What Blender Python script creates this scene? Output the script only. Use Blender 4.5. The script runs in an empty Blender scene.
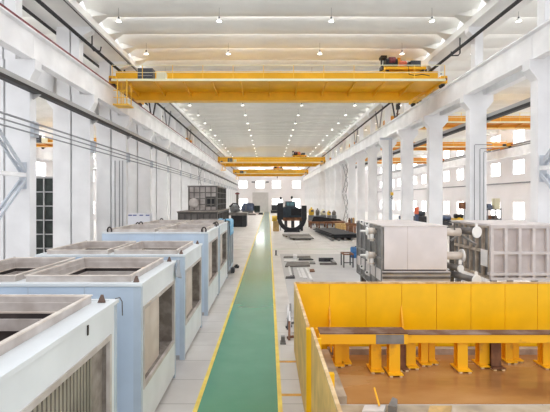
import bpy, bmesh, math, random
from mathutils import Vector
random.seed(7)
SC = bpy.context.scene
COL = SC.collection
F, VX, VY, H = 410.0, 268.7, 199.3, 4.2      # focal length in px, vanishing point, eye height

def gx(px, Y): return (px - VX) * Y / F
def gz(py, Y): return H - (py - VY) * Y / F
def gy(py, z=0.0): return (H - z) * F / (py - VY)

# ------------------------------------------------------------------ materials
def lin(c):
    c = c / 255.0
    return c / 12.92 if c <= 0.04045 else ((c + 0.055) / 1.055) ** 2.4
def rgb(r, g, b): return (lin(r), lin(g), lin(b), 1)
MATS = {}
def mat(name, col, rough=0.6, metal=0.0, var=0.0, scale=3.0, col2=None, lo=0.4, hi=0.65, bump=0.0, emit=0.0, spec=0.5):
    m = bpy.data.materials.new(name); m.use_nodes = True
    nt = m.node_tree; b = nt.nodes['Principled BSDF']
    b.inputs['Base Color'].default_value = rgb(*col)
    b.inputs['Roughness'].default_value = rough
    b.inputs['Metallic'].default_value = metal
    b.inputs['Specular IOR Level'].default_value = spec
    if emit:
        b.inputs['Emission Color'].default_value = rgb(*col)
        b.inputs['Emission Strength'].default_value = emit
    if var or col2 or bump:
        tc = nt.nodes.new('ShaderNodeTexCoord')
        nz = nt.nodes.new('ShaderNodeTexNoise')
        nz.inputs['Scale'].default_value = scale; nz.inputs['Detail'].default_value = 6
        nt.links.new(tc.outputs['Object'], nz.inputs['Vector'])
        cr = nt.nodes.new('ShaderNodeValToRGB')
        cr.color_ramp.elements[0].position = lo; cr.color_ramp.elements[1].position = hi
        c2 = col2 or tuple(max(0, c * (1 - var)) for c in col)
        cr.color_ramp.elements[0].color = rgb(*c2); cr.color_ramp.elements[1].color = rgb(*col)
        nt.links.new(nz.outputs['Fac'], cr.inputs['Fac'])
        nt.links.new(cr.outputs['Color'], b.inputs['Base Color'])
        if bump:
            bp = nt.nodes.new('ShaderNodeBump'); bp.inputs['Strength'].default_value = bump
            bp.inputs['Distance'].default_value = 0.02
            nt.links.new(nz.outputs['Fac'], bp.inputs['Height'])
            nt.links.new(bp.outputs['Normal'], b.inputs['Normal'])
    MATS[name] = m
    return m

M = MATS
mat('white_paint', (238, 239, 241), 0.55, var=0.04, scale=1.2)
mat('column_paint', (235, 235, 236), 0.6, var=0.05, scale=0.6)
mat('girder_paint', (243, 243, 244), 0.5, var=0.06, scale=0.8)
mat('shell_concrete', (229, 228, 223), 0.75, var=0.04, scale=0.5)
mat('beam_concrete', (230, 229, 226), 0.75, var=0.04, scale=0.5)
mat('wall_paint', (234, 231, 232), 0.7, var=0.02, scale=0.3)
mat('door_grey', (205, 203, 202), 0.5, var=0.03, scale=1)
mat('crane_yellow', (240, 178, 12), 0.42, var=0.06, scale=0.8)
mat('crane_orange', (226, 150, 40), 0.45, var=0.06, scale=0.8)
mat('rail_yellow', (240, 190, 60), 0.45)
mat('pale_rail', (226, 222, 190), 0.5)
mat('fence_yellow', (253, 199, 2), 0.38, var=0.05, scale=1.3)
mat('fence_dusty', (234, 192, 112), 0.6, var=0.12, scale=2.0)
mat('bench_yellow', (246, 184, 26), 0.42, col2=(190, 132, 52), scale=2.2, lo=0.28, hi=0.42)
mat('line_yellow', (244, 218, 96), 0.5, col2=(226, 196, 92), scale=3)
mat('stripe_yellow', (232, 172, 52), 0.5, col2=(205, 150, 60), scale=4)
mat('line_pale_green', (196, 208, 190), 0.5, col2=(205, 206, 196), scale=0.5)
mat('edge_worn', (232, 205, 160), 0.6, col2=(196, 160, 110), scale=5)
mat('rusty_plate', (150, 132, 124), 0.55, 0.2, col2=(98, 66, 52), scale=1.5)
mat('rust_brown', (146, 100, 66), 0.7, col2=(104, 66, 44), scale=3)
mat('dark_steel', (66, 66, 70), 0.55, 0.3, var=0.25, scale=4)
mat('black_steel', (36, 37, 42), 0.55, 0.2, var=0.25, scale=3)
mat('duct_dark', (46, 45, 46), 0.6)
mat('tray_grey', (172, 172, 172), 0.5, 0.2)
mat('pipe_grey', (150, 150, 152), 0.5, 0.3)
mat('bracket_grey', (186, 192, 200), 0.5)
mat('conductor_red', (140, 62, 70), 0.5, var=0.3, scale=8)
mat('panel_blue', (196, 211, 227), 0.4, var=0.07, scale=0.8)
mat('panel_white', (226, 231, 233), 0.45, var=0.05, scale=1.0)
mat('post_blue', (188, 201, 214), 0.45, var=0.05, scale=1.5)
mat('galvanised', (206, 199, 194), 0.45, 0.1, col2=(180, 170, 163), scale=2.5)
mat('galv_edge', (226, 218, 208), 0.45, 0.05, col2=(196, 182, 170), scale=3)
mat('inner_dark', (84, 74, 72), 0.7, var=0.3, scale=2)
mat('coil_brown', (120, 102, 96), 0.6, 0.2, var=0.2, scale=3)
mat('fin_grey', (176, 168, 156), 0.45, 0.35, var=0.15, scale=1.2)
mat('vent_tan', (214, 202, 192), 0.5, 0.0, col2=(196, 182, 170), scale=1.5)
mat('stone_grey', (158, 150, 142), 0.7, 0.1, col2=(124, 114, 106), scale=4)
mat('kerb_grey', (190, 176, 160), 0.8, col2=(160, 146, 130), scale=3)
mat('tank_grey', (126, 122, 116), 0.55, 0.3, col2=(100, 94, 90), scale=2)
mat('tank_rib_dark', (96, 92, 88), 0.6, 0.3, var=0.15, scale=2)
mat('tank_face', (196, 188, 182), 0.5, 0.1, col2=(166, 156, 150), scale=2)
mat('crate_pink', (230, 223, 222), 0.45, 0.1, var=0.05, scale=1.0)
mat('crate_rib', (222, 214, 211), 0.5, 0.1, var=0.08, scale=2)
mat('crate_recess', (208, 199, 196), 0.5, 0.05, col2=(190, 179, 176), scale=1.5)
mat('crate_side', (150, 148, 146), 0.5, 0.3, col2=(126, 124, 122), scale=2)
mat('nozzle_cream', (226, 214, 202), 0.45, 0.1, var=0.06, scale=3)
mat('flange_white', (240, 238, 234), 0.45)
mat('blue_tarp', (70, 160, 214), 0.5, col2=(150, 200, 226), scale=7)
mat('blue_plastic', (60, 120, 180), 0.45, var=0.2, scale=6)
mat('machine_blue', (62, 76, 108), 0.5, 0.1, col2=(84, 94, 112), scale=2)
mat('machine_slate', (54, 65, 76), 0.5, 0.2, var=0.2, scale=2)
mat('machine_grey', (128, 130, 132), 0.5, 0.2, var=0.15, scale=2)
mat('glass_teal', (92, 132, 140), 0.15)
mat('machine_yellow', (232, 190, 60), 0.5, var=0.1, scale=4)
mat('orange_red', (214, 106, 72), 0.5)
mat('cable_black', (30, 30, 32), 0.6)
mat('cabinet_dark', (66, 70, 78), 0.45, 0.1)
mat('cabinet_pale', (214, 208, 178), 0.5)
mat('cabinet_white', (226, 227, 234), 0.45)
mat('mark_blue', (70, 84, 150), 0.5)
mat('dark_green', (52, 60, 56), 0.6, 0.2, var=0.3, scale=2)
mat('cloth_grey', (166, 170, 176), 0.8)
mat('lug_dark', (62, 54, 50), 0.6, 0.4)
mat('lug_brown', (112, 92, 82), 0.6, 0.3)
mat('scrap_white', (226, 224, 224), 0.4, 0.2, var=0.08, scale=3)
mat('scrap_grey', (140, 138, 136), 0.5, 0.3, var=0.15, scale=3)
mat('wood_tan', (206, 170, 110), 0.7, var=0.15, scale=5)
mat('skylight_glass', (250, 251, 252), 0.4, emit=11.0)
mat('window_light', (255, 255, 255), 0.3, emit=3.0)
mat('lamp_glow', (255, 252, 244), 0.3, emit=4.0)
mat('lamp_dark', (72, 72, 74), 0.5)
mat('lamp_white', (232, 232, 230), 0.4)
mat('cable_beige', (178, 176, 170), 0.5)

def floor_material():
    m = bpy.data.materials.new('floor_concrete'); m.use_nodes = True
    nt = m.node_tree; b = nt.nodes['Principled BSDF']
    tc = nt.nodes.new('ShaderNodeTexCoord')
    n1 = nt.nodes.new('ShaderNodeTexNoise'); n1.inputs['Scale'].default_value = 0.7; n1.inputs['Detail'].default_value = 8
    nt.links.new(tc.outputs['Object'], n1.inputs['Vector'])
    cr = nt.nodes.new('ShaderNodeValToRGB')
    cr.color_ramp.elements[0].position = 0.35; cr.color_ramp.elements[0].color = rgb(190, 184, 178)
    cr.color_ramp.elements[1].position = 0.62; cr.color_ramp.elements[1].color = rgb(209, 205, 200)
    nt.links.new(n1.outputs['Fac'], cr.inputs['Fac'])
    bk = nt.nodes.new('ShaderNodeTexBrick')
    bk.inputs['Scale'].default_value = 1.0; bk.inputs['Brick Width'].default_value = 3.0
    bk.inputs['Row Height'].default_value = 1.13; bk.inputs['Mortar Size'].default_value = 0.012
    bk.offset = 0.0
    bk.inputs['Color1'].default_value = (1, 1, 1, 1); bk.inputs['Color2'].default_value = (0.97, 0.97, 0.97, 1)
    bk.inputs['Mortar'].default_value = (0.55, 0.53, 0.5, 1)
    mp = nt.nodes.new('ShaderNodeMapping'); mp.inputs['Location'].default_value = (0.4, 0.62, 0)
    nt.links.new(tc.outputs['Object'], mp.inputs['Vector']); nt.links.new(mp.outputs['Vector'], bk.inputs['Vector'])
    mx = nt.nodes.new('ShaderNodeMix'); mx.data_type = 'RGBA'; mx.blend_type = 'MULTIPLY'; mx.inputs['Factor'].default_value = 1
    nt.links.new(cr.outputs['Color'], mx.inputs['A']); nt.links.new(bk.outputs['Color'], mx.inputs['B'])
    nt.links.new(mx.outputs['Result'], b.inputs['Base Color'])
    b.inputs['Roughness'].default_value = 0.28
    M['floor_concrete'] = m
floor_material()
def mottled(name, cols, scale, rough=(0.3, 0.6), stretch=(1, 1, 1)):
    m = bpy.data.materials.new(name); m.use_nodes = True
    nt = m.node_tree; b = nt.nodes['Principled BSDF']
    tc = nt.nodes.new('ShaderNodeTexCoord'); mp = nt.nodes.new('ShaderNodeMapping'); mp.inputs['Scale'].default_value = stretch
    n1 = nt.nodes.new('ShaderNodeTexNoise'); n1.inputs['Scale'].default_value = scale; n1.inputs['Detail'].default_value = 7
    nt.links.new(tc.outputs['Object'], mp.inputs['Vector']); nt.links.new(mp.outputs['Vector'], n1.inputs['Vector'])
    cr = nt.nodes.new('ShaderNodeValToRGB')
    els = cr.color_ramp.elements
    pos = [0.32 + 0.36 * i / (len(cols) - 1) for i in range(len(cols))]
    els[0].position, els[0].color = pos[0], rgb(*cols[0]); els[1].position, els[1].color = pos[-1], rgb(*cols[-1])
    for p, c in list(zip(pos, cols))[1:-1]:
        e = els.new(p); e.color = rgb(*c)
    nt.links.new(n1.outputs['Fac'], cr.inputs['Fac']); nt.links.new(cr.outputs['Color'], b.inputs['Base Color'])
    mr = nt.nodes.new('ShaderNodeMapRange'); mr.inputs['From Min'].default_value = 0.35; mr.inputs['From Max'].default_value = 0.65
    mr.inputs['To Min'].default_value = rough[0]; mr.inputs['To Max'].default_value = rough[1]
    nt.links.new(n1.outputs['Fac'], mr.inputs['Value']); nt.links.new(mr.outputs['Result'], b.inputs['Roughness'])
    M[name] = m
mat('lane_green', (80, 150, 122), 0.2, col2=(70, 141, 112), scale=1.2, lo=0.3, hi=0.7)
for nm_ in ('lane_green',):
    b_ = M[nm_].node_tree.nodes['Principled BSDF']; b_.inputs['Coat Weight'].default_value = 0.5; b_.inputs['Coat Roughness'].default_value = 0.10
mottled('rusty_floor', [(136, 94, 56), (164, 117, 70), (180, 134, 86), (186, 150, 108)], 0.55, (0.05, 0.34), (0.5, 1.5, 1))
mottled('grey_floor', [(166, 164, 164), (180, 178, 177), (190, 188, 186)], 0.8, (0.35, 0.5))
mottled('grey_scrap_floor', [(150, 138, 120), (176, 160, 136), (190, 178, 160)], 2.0, (0.4, 0.6))

# ------------------------------------------------------------------ mesh building
class MB:
    def __init__(self): self.v = []; self.f = []
    def quadset(self, vs, fs):
        o = len(self.v); self.v += [tuple(p) for p in vs]; self.f += [tuple(i + o for i in f) for f in fs]; return self
    def box(self, x0, x1, y0, y1, z0, z1):
        vs = [(x0,y0,z0),(x1,y0,z0),(x1,y1,z0),(x0,y1,z0),(x0,y0,z1),(x1,y0,z1),(x1,y1,z1),(x0,y1,z1)]
        return self.quadset(vs, [(0,3,2,1),(4,5,6,7),(0,1,5,4),(1,2,6,5),(2,3,7,6),(3,0,4,7)])
    def hexa(self, p):
        return self.quadset(p, [(0,3,2,1),(4,5,6,7),(0,1,5,4),(1,2,6,5),(2,3,7,6),(3,0,4,7)])
    def bar(self, a, b, w, h=None, up=(0,0,1)):
        a, b = Vector(a), Vector(b); h = h or w
        d = (b - a).normalized(); u = Vector(up)
        if abs(d.dot(u)) > 0.98: u = Vector((0,1,0))
        s = d.cross(u).normalized() * (w/2); t = s.cross(d).normalized() * (h/2)
        return self.hexa([a-s-t, a+s-t, a+s+t, a-s+t, b-s-t, b+s-t, b+s+t, b-s+t])
    def cyl(self, a, b, r, r2=None, n=16):
        a, b = Vector(a), Vector(b); r2 = r if r2 is None else r2
        d = (b - a).normalized(); u = Vector((0,0,1)) if abs(d.z) < 0.9 else Vector((0,1,0))
        s = d.cross(u).normalized(); t = s.cross(d)
        vs = []
        for c, q in ((a, r), (b, r2)):
            for i in range(n):
                an = 2*math.pi*i/n; vs.append(c + (s*math.cos(an) + t*math.sin(an))*q)
        fs = [(i, (i+1)%n, n+(i+1)%n, n+i) for i in range(n)] + [tuple(range(n)), tuple(range(n, 2*n))]
        return self.quadset(vs, fs)
    def lathe(self, prof, c, n=20, axis='z'):
        vs = []; k = len(prof)
        for i in range(n):
            an = 2*math.pi*i/n
            for r, h in prof:
                p = (r*math.cos(an), r*math.sin(an), h)
                if axis == 'x': p = (p[2], p[0], p[1])
                if axis == 'y': p = (p[0], p[2], p[1])
                vs.append((c[0]+p[0], c[1]+p[1], c[2]+p[2]))
        fs = []
        for i in range(n):
            j = (i+1) % n
            for q in range(k-1): fs.append((i*k+q, j*k+q, j*k+q+1, i*k+q+1))
        fs += [tuple(i*k for i in range(n)), tuple(i*k+k-1 for i in range(n))]
        return self.quadset(vs, fs)
    def tube(self, pts, r, n=8):
        pts = [Vector(p) for p in pts]; vs = []; prev = None
        for i, p in enumerate(pts):
            d = (pts[min(i+1, len(pts)-1)] - pts[max(i-1, 0)]).normalized()
            u = Vector((0,0,1)) if abs(d.z) < 0.9 else Vector((0,1,0))
            s = d.cross(u).normalized(); t = s.cross(d)
            for k in range(n):
                an = 2*math.pi*k/n; vs.append(p + (s*math.cos(an)+t*math.sin(an))*r)
        fs = []
        for i in range(len(pts)-1):
            for k in range(n): fs.append((i*n+k, i*n+(k+1)%n, (i+1)*n+(k+1)%n, (i+1)*n+k))
        fs += [tuple(range(n)), tuple(range((len(pts)-1)*n, len(pts)*n))]
        return self.quadset(vs, fs)
    def prism(self, poly, a0, a1, axis='y'):
        n = len(poly); mk = {'y': lambda p, a: (p[0], a, p[1]), 'x': lambda p, a: (a, p[0], p[1]), 'z': lambda p, a: (p[0], p[1], a)}[axis]
        vs = [mk(p, a0) for p in poly] + [mk(p, a1) for p in poly]
        return self.quadset(vs, [tuple(range(n)), tuple(range(n, 2*n))] + [(i, (i+1)%n, n+(i+1)%n, n+i) for i in range(n)])
    def torus(self, c, R, w, t, a0, a1, n=40):
        """flat ring standing in the XZ plane, square section: radial width w, depth t along Y"""
        vs = []
        for i in range(n+1):
            an = a0 + (a1-a0)*i/n
            for r, y in ((R-w, -t/2), (R, -t/2), (R, t/2), (R-w, t/2)):
                vs.append((c[0]+r*math.cos(an), c[1]+y, c[2]+r*math.sin(an)))
        fs = [(0,1,2,3), (n*4, n*4+1, n*4+2, n*4+3)]
        for i in range(n):
            for k in range(4): fs.append((i*4+k, i*4+(k+1)%4, (i+1)*4+(k+1)%4, (i+1)*4+k))
        return self.quadset(vs, fs)
    def plate(self, us, vs_, holes, w0, w1, plane):
        """one connected plate in the grid us x vs_, cells in holes left out; plane 'xy','xz','yz' """
        mk = {'xy': lambda u, v, w: (u, v, w), 'xz': lambda u, v, w: (u, w, v), 'yz': lambda u, v, w: (w, u, v)}[plane]
        us = sorted(us); vs_ = sorted(vs_); nu, nv = len(us), len(vs_)
        def filled(i, j):
            if i < 0 or j < 0 or i >= nu-1 or j >= nv-1: return False
            cu, cv = (us[i]+us[i+1])/2, (vs_[j]+vs_[j+1])/2
            return not any(a < cu < b and c < cv < d for a, b, c, d in holes)
        idx = {}; V = []; Fc = []
        def vid(i, j, k):
            if (i, j, k) not in idx:
                idx[(i, j, k)] = len(V); V.append(mk(us[i], vs_[j], (w0, w1)[k]))
            return idx[(i, j, k)]
        for i in range(nu-1):
            for j in range(nv-1):
                if not filled(i, j): continue
                for k in (0, 1): Fc.append((vid(i,j,k), vid(i+1,j,k), vid(i+1,j+1,k), vid(i,j+1,k)))
                for (di, dj, e) in ((-1,0,((i,j),(i,j+1))), (1,0,((i+1,j),(i+1,j+1))), (0,-1,((i,j),(i+1,j))), (0,1,((i,j+1),(i+1,j+1)))):
                    if not filled(i+di, j+dj):
                        (a, b), (c, d) = e; Fc.append((vid(a,b,0), vid(c,d,0), vid(c,d,1), vid(a,b,1)))
        return self.quadset(V, Fc)
    def holed(self, u0, u1, v0, v1, holes, w0, w1, plane):
        us = {u0, u1}; vs_ = {v0, v1}
        for a, b, c, d in holes: us |= {a, b}; vs_ |= {c, d}
        return self.plate(us, vs_, holes, w0, w1, plane)
    def build(self, name, m, parent=None, smooth=False, bevel=0.0, loc=None, label=None):
        off = Vector(loc) if loc is not None else (Vector(parent_base(parent)) if parent else Vector((0,0,0)))
        me = bpy.data.meshes.new(name)
        me.from_pydata([tuple(Vector(p) - off) for p in self.v], [], self.f); me.update()
        bm = bmesh.new(); bm.from_mesh(me); bmesh.ops.recalc_face_normals(bm, faces=bm.faces); bm.to_mesh(me); bm.free()
        me.materials.append(M[m] if isinstance(m, str) else m)
        if smooth:
            for p in me.polygons: p.use_smooth = len(p.vertices) == 4
        o = bpy.data.objects.new(name, me); COL.objects.link(o)
        if parent: o.parent = parent
        else: o.location = off
        if bevel:
            b = o.modifiers.new('bevel', 'BEVEL'); b.width = bevel; b.segments = 2; b.limit_method = 'ANGLE'
        if label: o['label'] = label
        return o

def parent_base(o):
    v = Vector((0,0,0))
    while o is not None: v += o.location; o = o.parent
    return v
def thing(name, label, cat, loc, group=None):
    o = bpy.data.objects.new(name, None); o.empty_display_size = 0.3; COL.objects.link(o)
    o.location = loc; o['label'] = label; o['category'] = cat
    if group: o['group'] = group
    return o
def tag(o, label, cat, group=None, kind=None):
    o['label'] = label; o['category'] = cat
    if group: o['group'] = group
    if kind: o['kind'] = kind
    return o
def struct(o, label=None, cat=None, group=None):
    o['kind'] = 'structure'
    if label: o['label'] = label
    if cat: o['category'] = cat
    if group: o['group'] = group
    return o
KIDS = {}
def kids(o): return [c for c in COL.objects if c.parent == o]
def copy_tree(o, loc=None, label=None, group=None, parent=None):
    c = o.copy(); COL.objects.link(c)
    if parent: c.parent = parent
    if loc is not None: c.location = loc
    if label: c['label'] = label
    if group: c['group'] = group
    for ch in kids(o): copy_tree(ch, parent=c)
    return c
ORD = ['first','second','third','fourth','fifth','sixth','seventh','eighth','ninth','tenth','eleventh','twelfth','thirteenth','fourteenth','fifteenth','sixteenth','seventeenth','eighteenth','nineteenth','twentieth','twenty-first','twenty-second','twenty-third','twenty-fourth','twenty-fifth','twenty-sixth','twenty-seventh','twenty-eighth','twenty-ninth','thirtieth']+['%d-th' % i for i in range(31, 70)]

# ------------------------------------------------------------------ room constants
YW = 138.0                     # far end wall
XL, XR = -10.35, 11.65         # inner faces of the crane columns
ZF = 11.54                     # top flange of the runway girders
PER = 2.54                     # roof shell pitch
COLY = [18.0 + 6*k for k in range(20)]      # column lines 18 .. 132

# ------------------------------------------------------------------ floor and markings
o = MB().box(-36, 37, -4, YW+0.3, -0.2, 0.0).build('floor', 'floor_concrete'); struct(o, 'pale grey concrete hall floor with thin joints', 'floor')
o = MB().box(-1.415, 0.186, 2, YW-0.3, 0, 0.006).build('floor_marking_lane', 'lane_green'); struct(o, 'long green painted walkway down the middle of the hall', 'floor marking')
o = MB().box(-1.503, -1.415, 2, YW-0.3, 0, 0.007).build('floor_marking_line', 'line_yellow'); struct(o, 'yellow line along the green walkway on the side of the pale blue units', 'floor marking')
o = MB().box(0.186, 0.278, 2, YW-0.3, 0, 0.007).build('floor_marking_line', 'line_yellow'); struct(o, 'yellow line along the green walkway on the side of the yellow fence', 'floor marking')
o = MB().box(0.278, 10.5, 34.3, 34.9, 0, 0.005).build('floor_marking_cross', 'line_pale_green'); struct(o, 'pale green cross line on the floor beyond the bollard', 'floor marking')
o = MB().box(-9.5, -1.503, 34.3, 34.9, 0, 0.005).build('floor_marking_cross', 'line_pale_green'); struct(o, 'pale green cross line on the floor beside the pale blue units', 'floor marking')
for y, w in ((10.6, 'farther'), (8.8, 'nearer')):
    o = MB().box(0.278, 0.74, y-0.05, y+0.05, 0, 0.006).build('floor_marking_stripe', 'stripe_yellow'); struct(o, w + ' short yellow floor stripe between walkway line and yellow fence', 'floor marking')
o = MB().box(0.85, 10.8, 11.5, 31.5, 0, 0.004).build('floor_marking_zone', 'grey_floor'); struct(o, 'darker grey floor zone behind the yellow fence', 'floor marking')
o = MB().box(1.6, 11.3, 8.4, 11.05, 0, 0.012).build('floor_pit', 'rusty_floor'); struct(o, 'rust stained wet floor under the yellow work benches', 'floor')
o = MB().box(0.98, 11.3, 4.0, 8.34, 0, 0.012).build('floor_apron', 'grey_scrap_floor'); struct(o, 'dusty tan floor slab in front of the rust stained floor', 'floor')
o = MB().box(1.15, 1.6, 8.4, 11.05, 0, 0.16).build('floor_kerb', 'kerb_grey'); struct(o, 'grey concrete kerb inside the dusty yellow fence wing', 'kerb')
o = MB().box(1.6, 11.3, 11.05, 11.25, 0, 0.16).build('floor_kerb', 'kerb_grey'); struct(o, 'grey concrete kerb along the foot of the yellow back fence', 'kerb')

# ------------------------------------------------------------------ far wall, door, windows
wins = []
for px0, px1 in ((239, 247.3), (255.8, 264.4), (272.2, 280.6), (292.4, 300.6)):
    wins.append((gx(px0, YW), gx(px1, YW), gz(188.2, YW), gz(181, YW)))
for px0, px1 in ((239, 247.5), (272.2, 282.5), (291.5, 299.8)):
    wins.append((gx(px0, YW), gx(px1, YW), gz(209.3, YW), gz(198.9, YW)))
for px0, px1 in ((239.3, 247.6), (256, 264.5), (292.4, 300.6)):
    wins.append((gx(px0, YW), gx(px1, YW), gz(170.3, YW), gz(167.9, YW)))
door = (gx(252.4, YW), gx(268.4, YW), 0.0, gz(192.4, YW))
mb = MB().holed(-36, 37, 0, 15.9, wins + [door], YW, YW+0.3, 'xz')
struct(mb.build('wall_far', 'wall_paint'), 'far end wall of the hall with small bright windows', 'wall')
def window(x0, x1, z0, z1, n):
    f = MB().holed(x0-0.06, x1+0.06, z0-0.06, z1+0.06, [(x0+0.05, (x0+x1)/2-0.03, z0+0.05, z1-0.05), ((x0+x1)/2+0.03, x1-0.05, z0+0.05, z1-0.05)], YW-0.04, YW+0.06, 'xz').build('window_%d' % n, 'white_paint')
    struct(f, '%s bright window in the far end wall' % ORD[n-1], 'window')
    MB().box(x0-0.02, x1+0.02, YW+0.1, YW+0.13, z0-0.02, z1+0.02).build('pane', 'window_light', f)
for i, w in enumerate(wins): window(*w, i+1)
d = MB().box(door[0], door[1], YW+0.08, YW+0.16, 0, door[3])
for k in range(1, 12): d.box(door[0], door[1], YW+0.05, YW+0.085, k*door[3]/12-0.04, k*door[3]/12+0.04)
o = d.build('door_1', 'door_grey'); struct(o, 'large grey roller door in the far end wall', 'door')
MB().holed(door[0]-0.3, door[1]+0.3, -0.0, door[3]+0.3, [(door[0], door[1], -0.01, door[3])], YW-0.1, YW+0.02, 'xz').build('door_frame', 'wall_paint', o)
for k, px in enumerate((237.6, 251, 269.8, 290.3)):
    x = gx(px, YW); struct(MB().box(x-0.2, x+0.2, YW-0.25, YW, 0, 15.5).build('wall_pier', 'wall_paint'), '%s shallow pier on the far end wall' % ORD[k], 'wall pier')
for k, (a, b) in enumerate(((251.6, 255.6), (266, 268.8))):
    o = MB().box(gx(a, YW), gx(b, YW), YW-0.35, YW-0.28, gz(182.8, YW), gz(181.4, YW)).build('wall_sign', 'machine_grey')
    tag(o, ('wider' if k == 0 else 'narrower') + ' grey sign strip high on the far end wall above the door', 'sign')

# side walls of the neighbouring bays
def side_wall(X, side, y0, ys, name):
    rows = [(1.3, 3.8), (7.8, 9.9), (12.4, 14.2)]
    hs = [(y-1.35, y+1.35, a, b) for y in ys for a, b in rows]
    s = 1 if X > 0 else -1
    struct(MB().holed(y0, YW, 0, 15.9, hs, X, X+0.3*s, 'yz').build(name, 'wall_paint'), 'outer wall of the neighbouring bay on the %s side' % side, 'wall')
    n = 0
    for y in ys:
        for r, (a, b) in enumerate(rows):
            n += 1
            bars = [(y-1.3, y-0.03, a+0.05, (a+b)/2-0.03), (y+0.03, y+1.3, a+0.05, (a+b)/2-0.03), (y-1.3, y-0.03, (a+b)/2+0.03, b-0.05), (y+0.03, y+1.3, (a+b)/2+0.03, b-0.05)]
            f = MB().holed(y-1.38, y+1.38, a-0.03, b+0.03, bars, X-0.04*s, X+0.06*s, 'yz').build('window_%d' % (100*(s+2)+n), 'white_paint')
            struct(f, '%s window of the %s row in the %s outer wall' % (ORD[(n-1)//3], ('low', 'middle', 'high')[r], side), 'window')
            MB().box(X+0.1*s, X+0.12*s, y-1.36, y+1.36, a, b).build('pane', 'window_light', f)
side_wall(36.0, 'right', 30, [41+6*k for k in range(16)], 'wall_right')
side_wall(-35.0, 'left', 30, [45+6*k for k in range(15)], 'wall_left')

# ------------------------------------------------------------------ columns
def column_mesh(s, inner, outer, uin, uout, corbel_in, corbel_out, head):
    """s=+1 : hall lies towards -x of the column."""
    m = MB()
    zc = 10.27
    poly = [(inner, 0), (outer, 0), (outer, 9.4)]
    if corbel_out: poly += [(outer + s*corbel_out, 9.85), (outer + s*corbel_out, zc)]
    else: poly += [(outer, zc)]
    poly += [(uout, zc), (uout, 14.2)]
    if head: poly += [(inner - s*0.05, 14.2), (inner - s*0.05, 13.95), (uin, 13.6)]
    else: poly += [(uin, 14.2)]
    poly += [(uin, zc)]
    if corbel_in: poly += [(inner - s*corbel_in, zc), (inner - s*corbel_in, 9.85), (inner, 9.4)]
    else: poly += [(inner, zc)]
    return m.prism(poly, -0.25, 0.25, 'y')
def clean(mb): return mb
ptR = column_mesh(1, XR, 12.62, 11.95, 12.42, 0.36, 0.4, True)
ptL = column_mesh(-1, XL, -11.40, -10.97, -11.45, 0.24, 0, True)
ptO = column_mesh(-1, -11.50, -12.50, -11.55, -12.3, 0, 0.36, False)
for nm, pm, side in (('right row', ptR, 'R'), ('left row', ptL, 'L'), ('neighbouring row behind the left row', ptO, 'O')):
    first = None
    for i, y in enumerate(COLY):
        lab = 'white crane column, %s from the camera in the %s' % (ORD[i], nm)
        if first is None:
            o = first = pm.build('column', 'column_paint'); o.location = (0, y, 0)
        else:
            o = first.copy(); COL.objects.link(o); o.location = (0, y, 0)
        struct(o, lab, 'column')
# ------------------------------------------------------------------ runway girders (one per bay of columns)
def girder(xa, s):
    """xa: inner flange edge, s towards the columns"""
    m = MB()
    e = lambda d: xa + s*d
    poly = [(e(0), ZF), (e(0.5), ZF), (e(0.5), ZF-0.07), (e(0.34), ZF-0.12), (e(0.34), 10.39), (e(0.46), 10.33), (e(0.46), 10.27), (e(0.04), 10.27), (e(0.04), 10.33), (e(0.16), 10.39), (e(0.16), ZF-0.12), (e(0), ZF-0.07)]
    return m.prism(poly, 0.012, 5.988, 'y')
for nm, xa, s, ys in (('left', -10.15, -1, [12.0]+COLY), ('right', 11.40, 1, [12.0]+COLY), ('outer left', -12.36, -1, COLY), ('outer right', 12.55, 1, [12.0]+COLY)):
    first = None
    for i, y in enumerate(ys):
        if first is None: o = first = girder(xa, s).build('runway_beam', 'girder_paint')
        else: o = first.copy(); COL.objects.link(o)
        o.location = (0, y, 0)
        struct(o, 'white crane runway beam, %s span from the camera in the %s line' % (ORD[i], nm), 'beam')
for nm, xc in (('left', -10.40), ('right', 11.65)):
    o = MB().box(xc-0.05, xc+0.05, 12, YW-0.1, ZF, ZF+0.12).build('crane_rail', 'dark_steel'); tag(o, 'dark steel crane rail on top of the %s runway beam' % nm, 'rail')
o = MB().box(-10.22, -10.15, 12, YW-0.1, ZF, ZF+0.10).build('conductor_bar', 'conductor_red'); tag(o, 'dark red conductor bar along the edge of the left runway beam', 'conductor bar')
# far side of the neighbouring bays
struct(MB().box(34.6, 35.1, 30, YW-0.1, 10.3, ZF).build('runway_beam', 'girder_paint'), 'white runway beam along the right outer wall', 'beam')
struct(MB().box(-34.6, -34.1, 30, YW-0.1, 10.3, ZF).build('runway_beam', 'girder_paint'), 'white runway beam along the left outer wall', 'beam')

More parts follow.
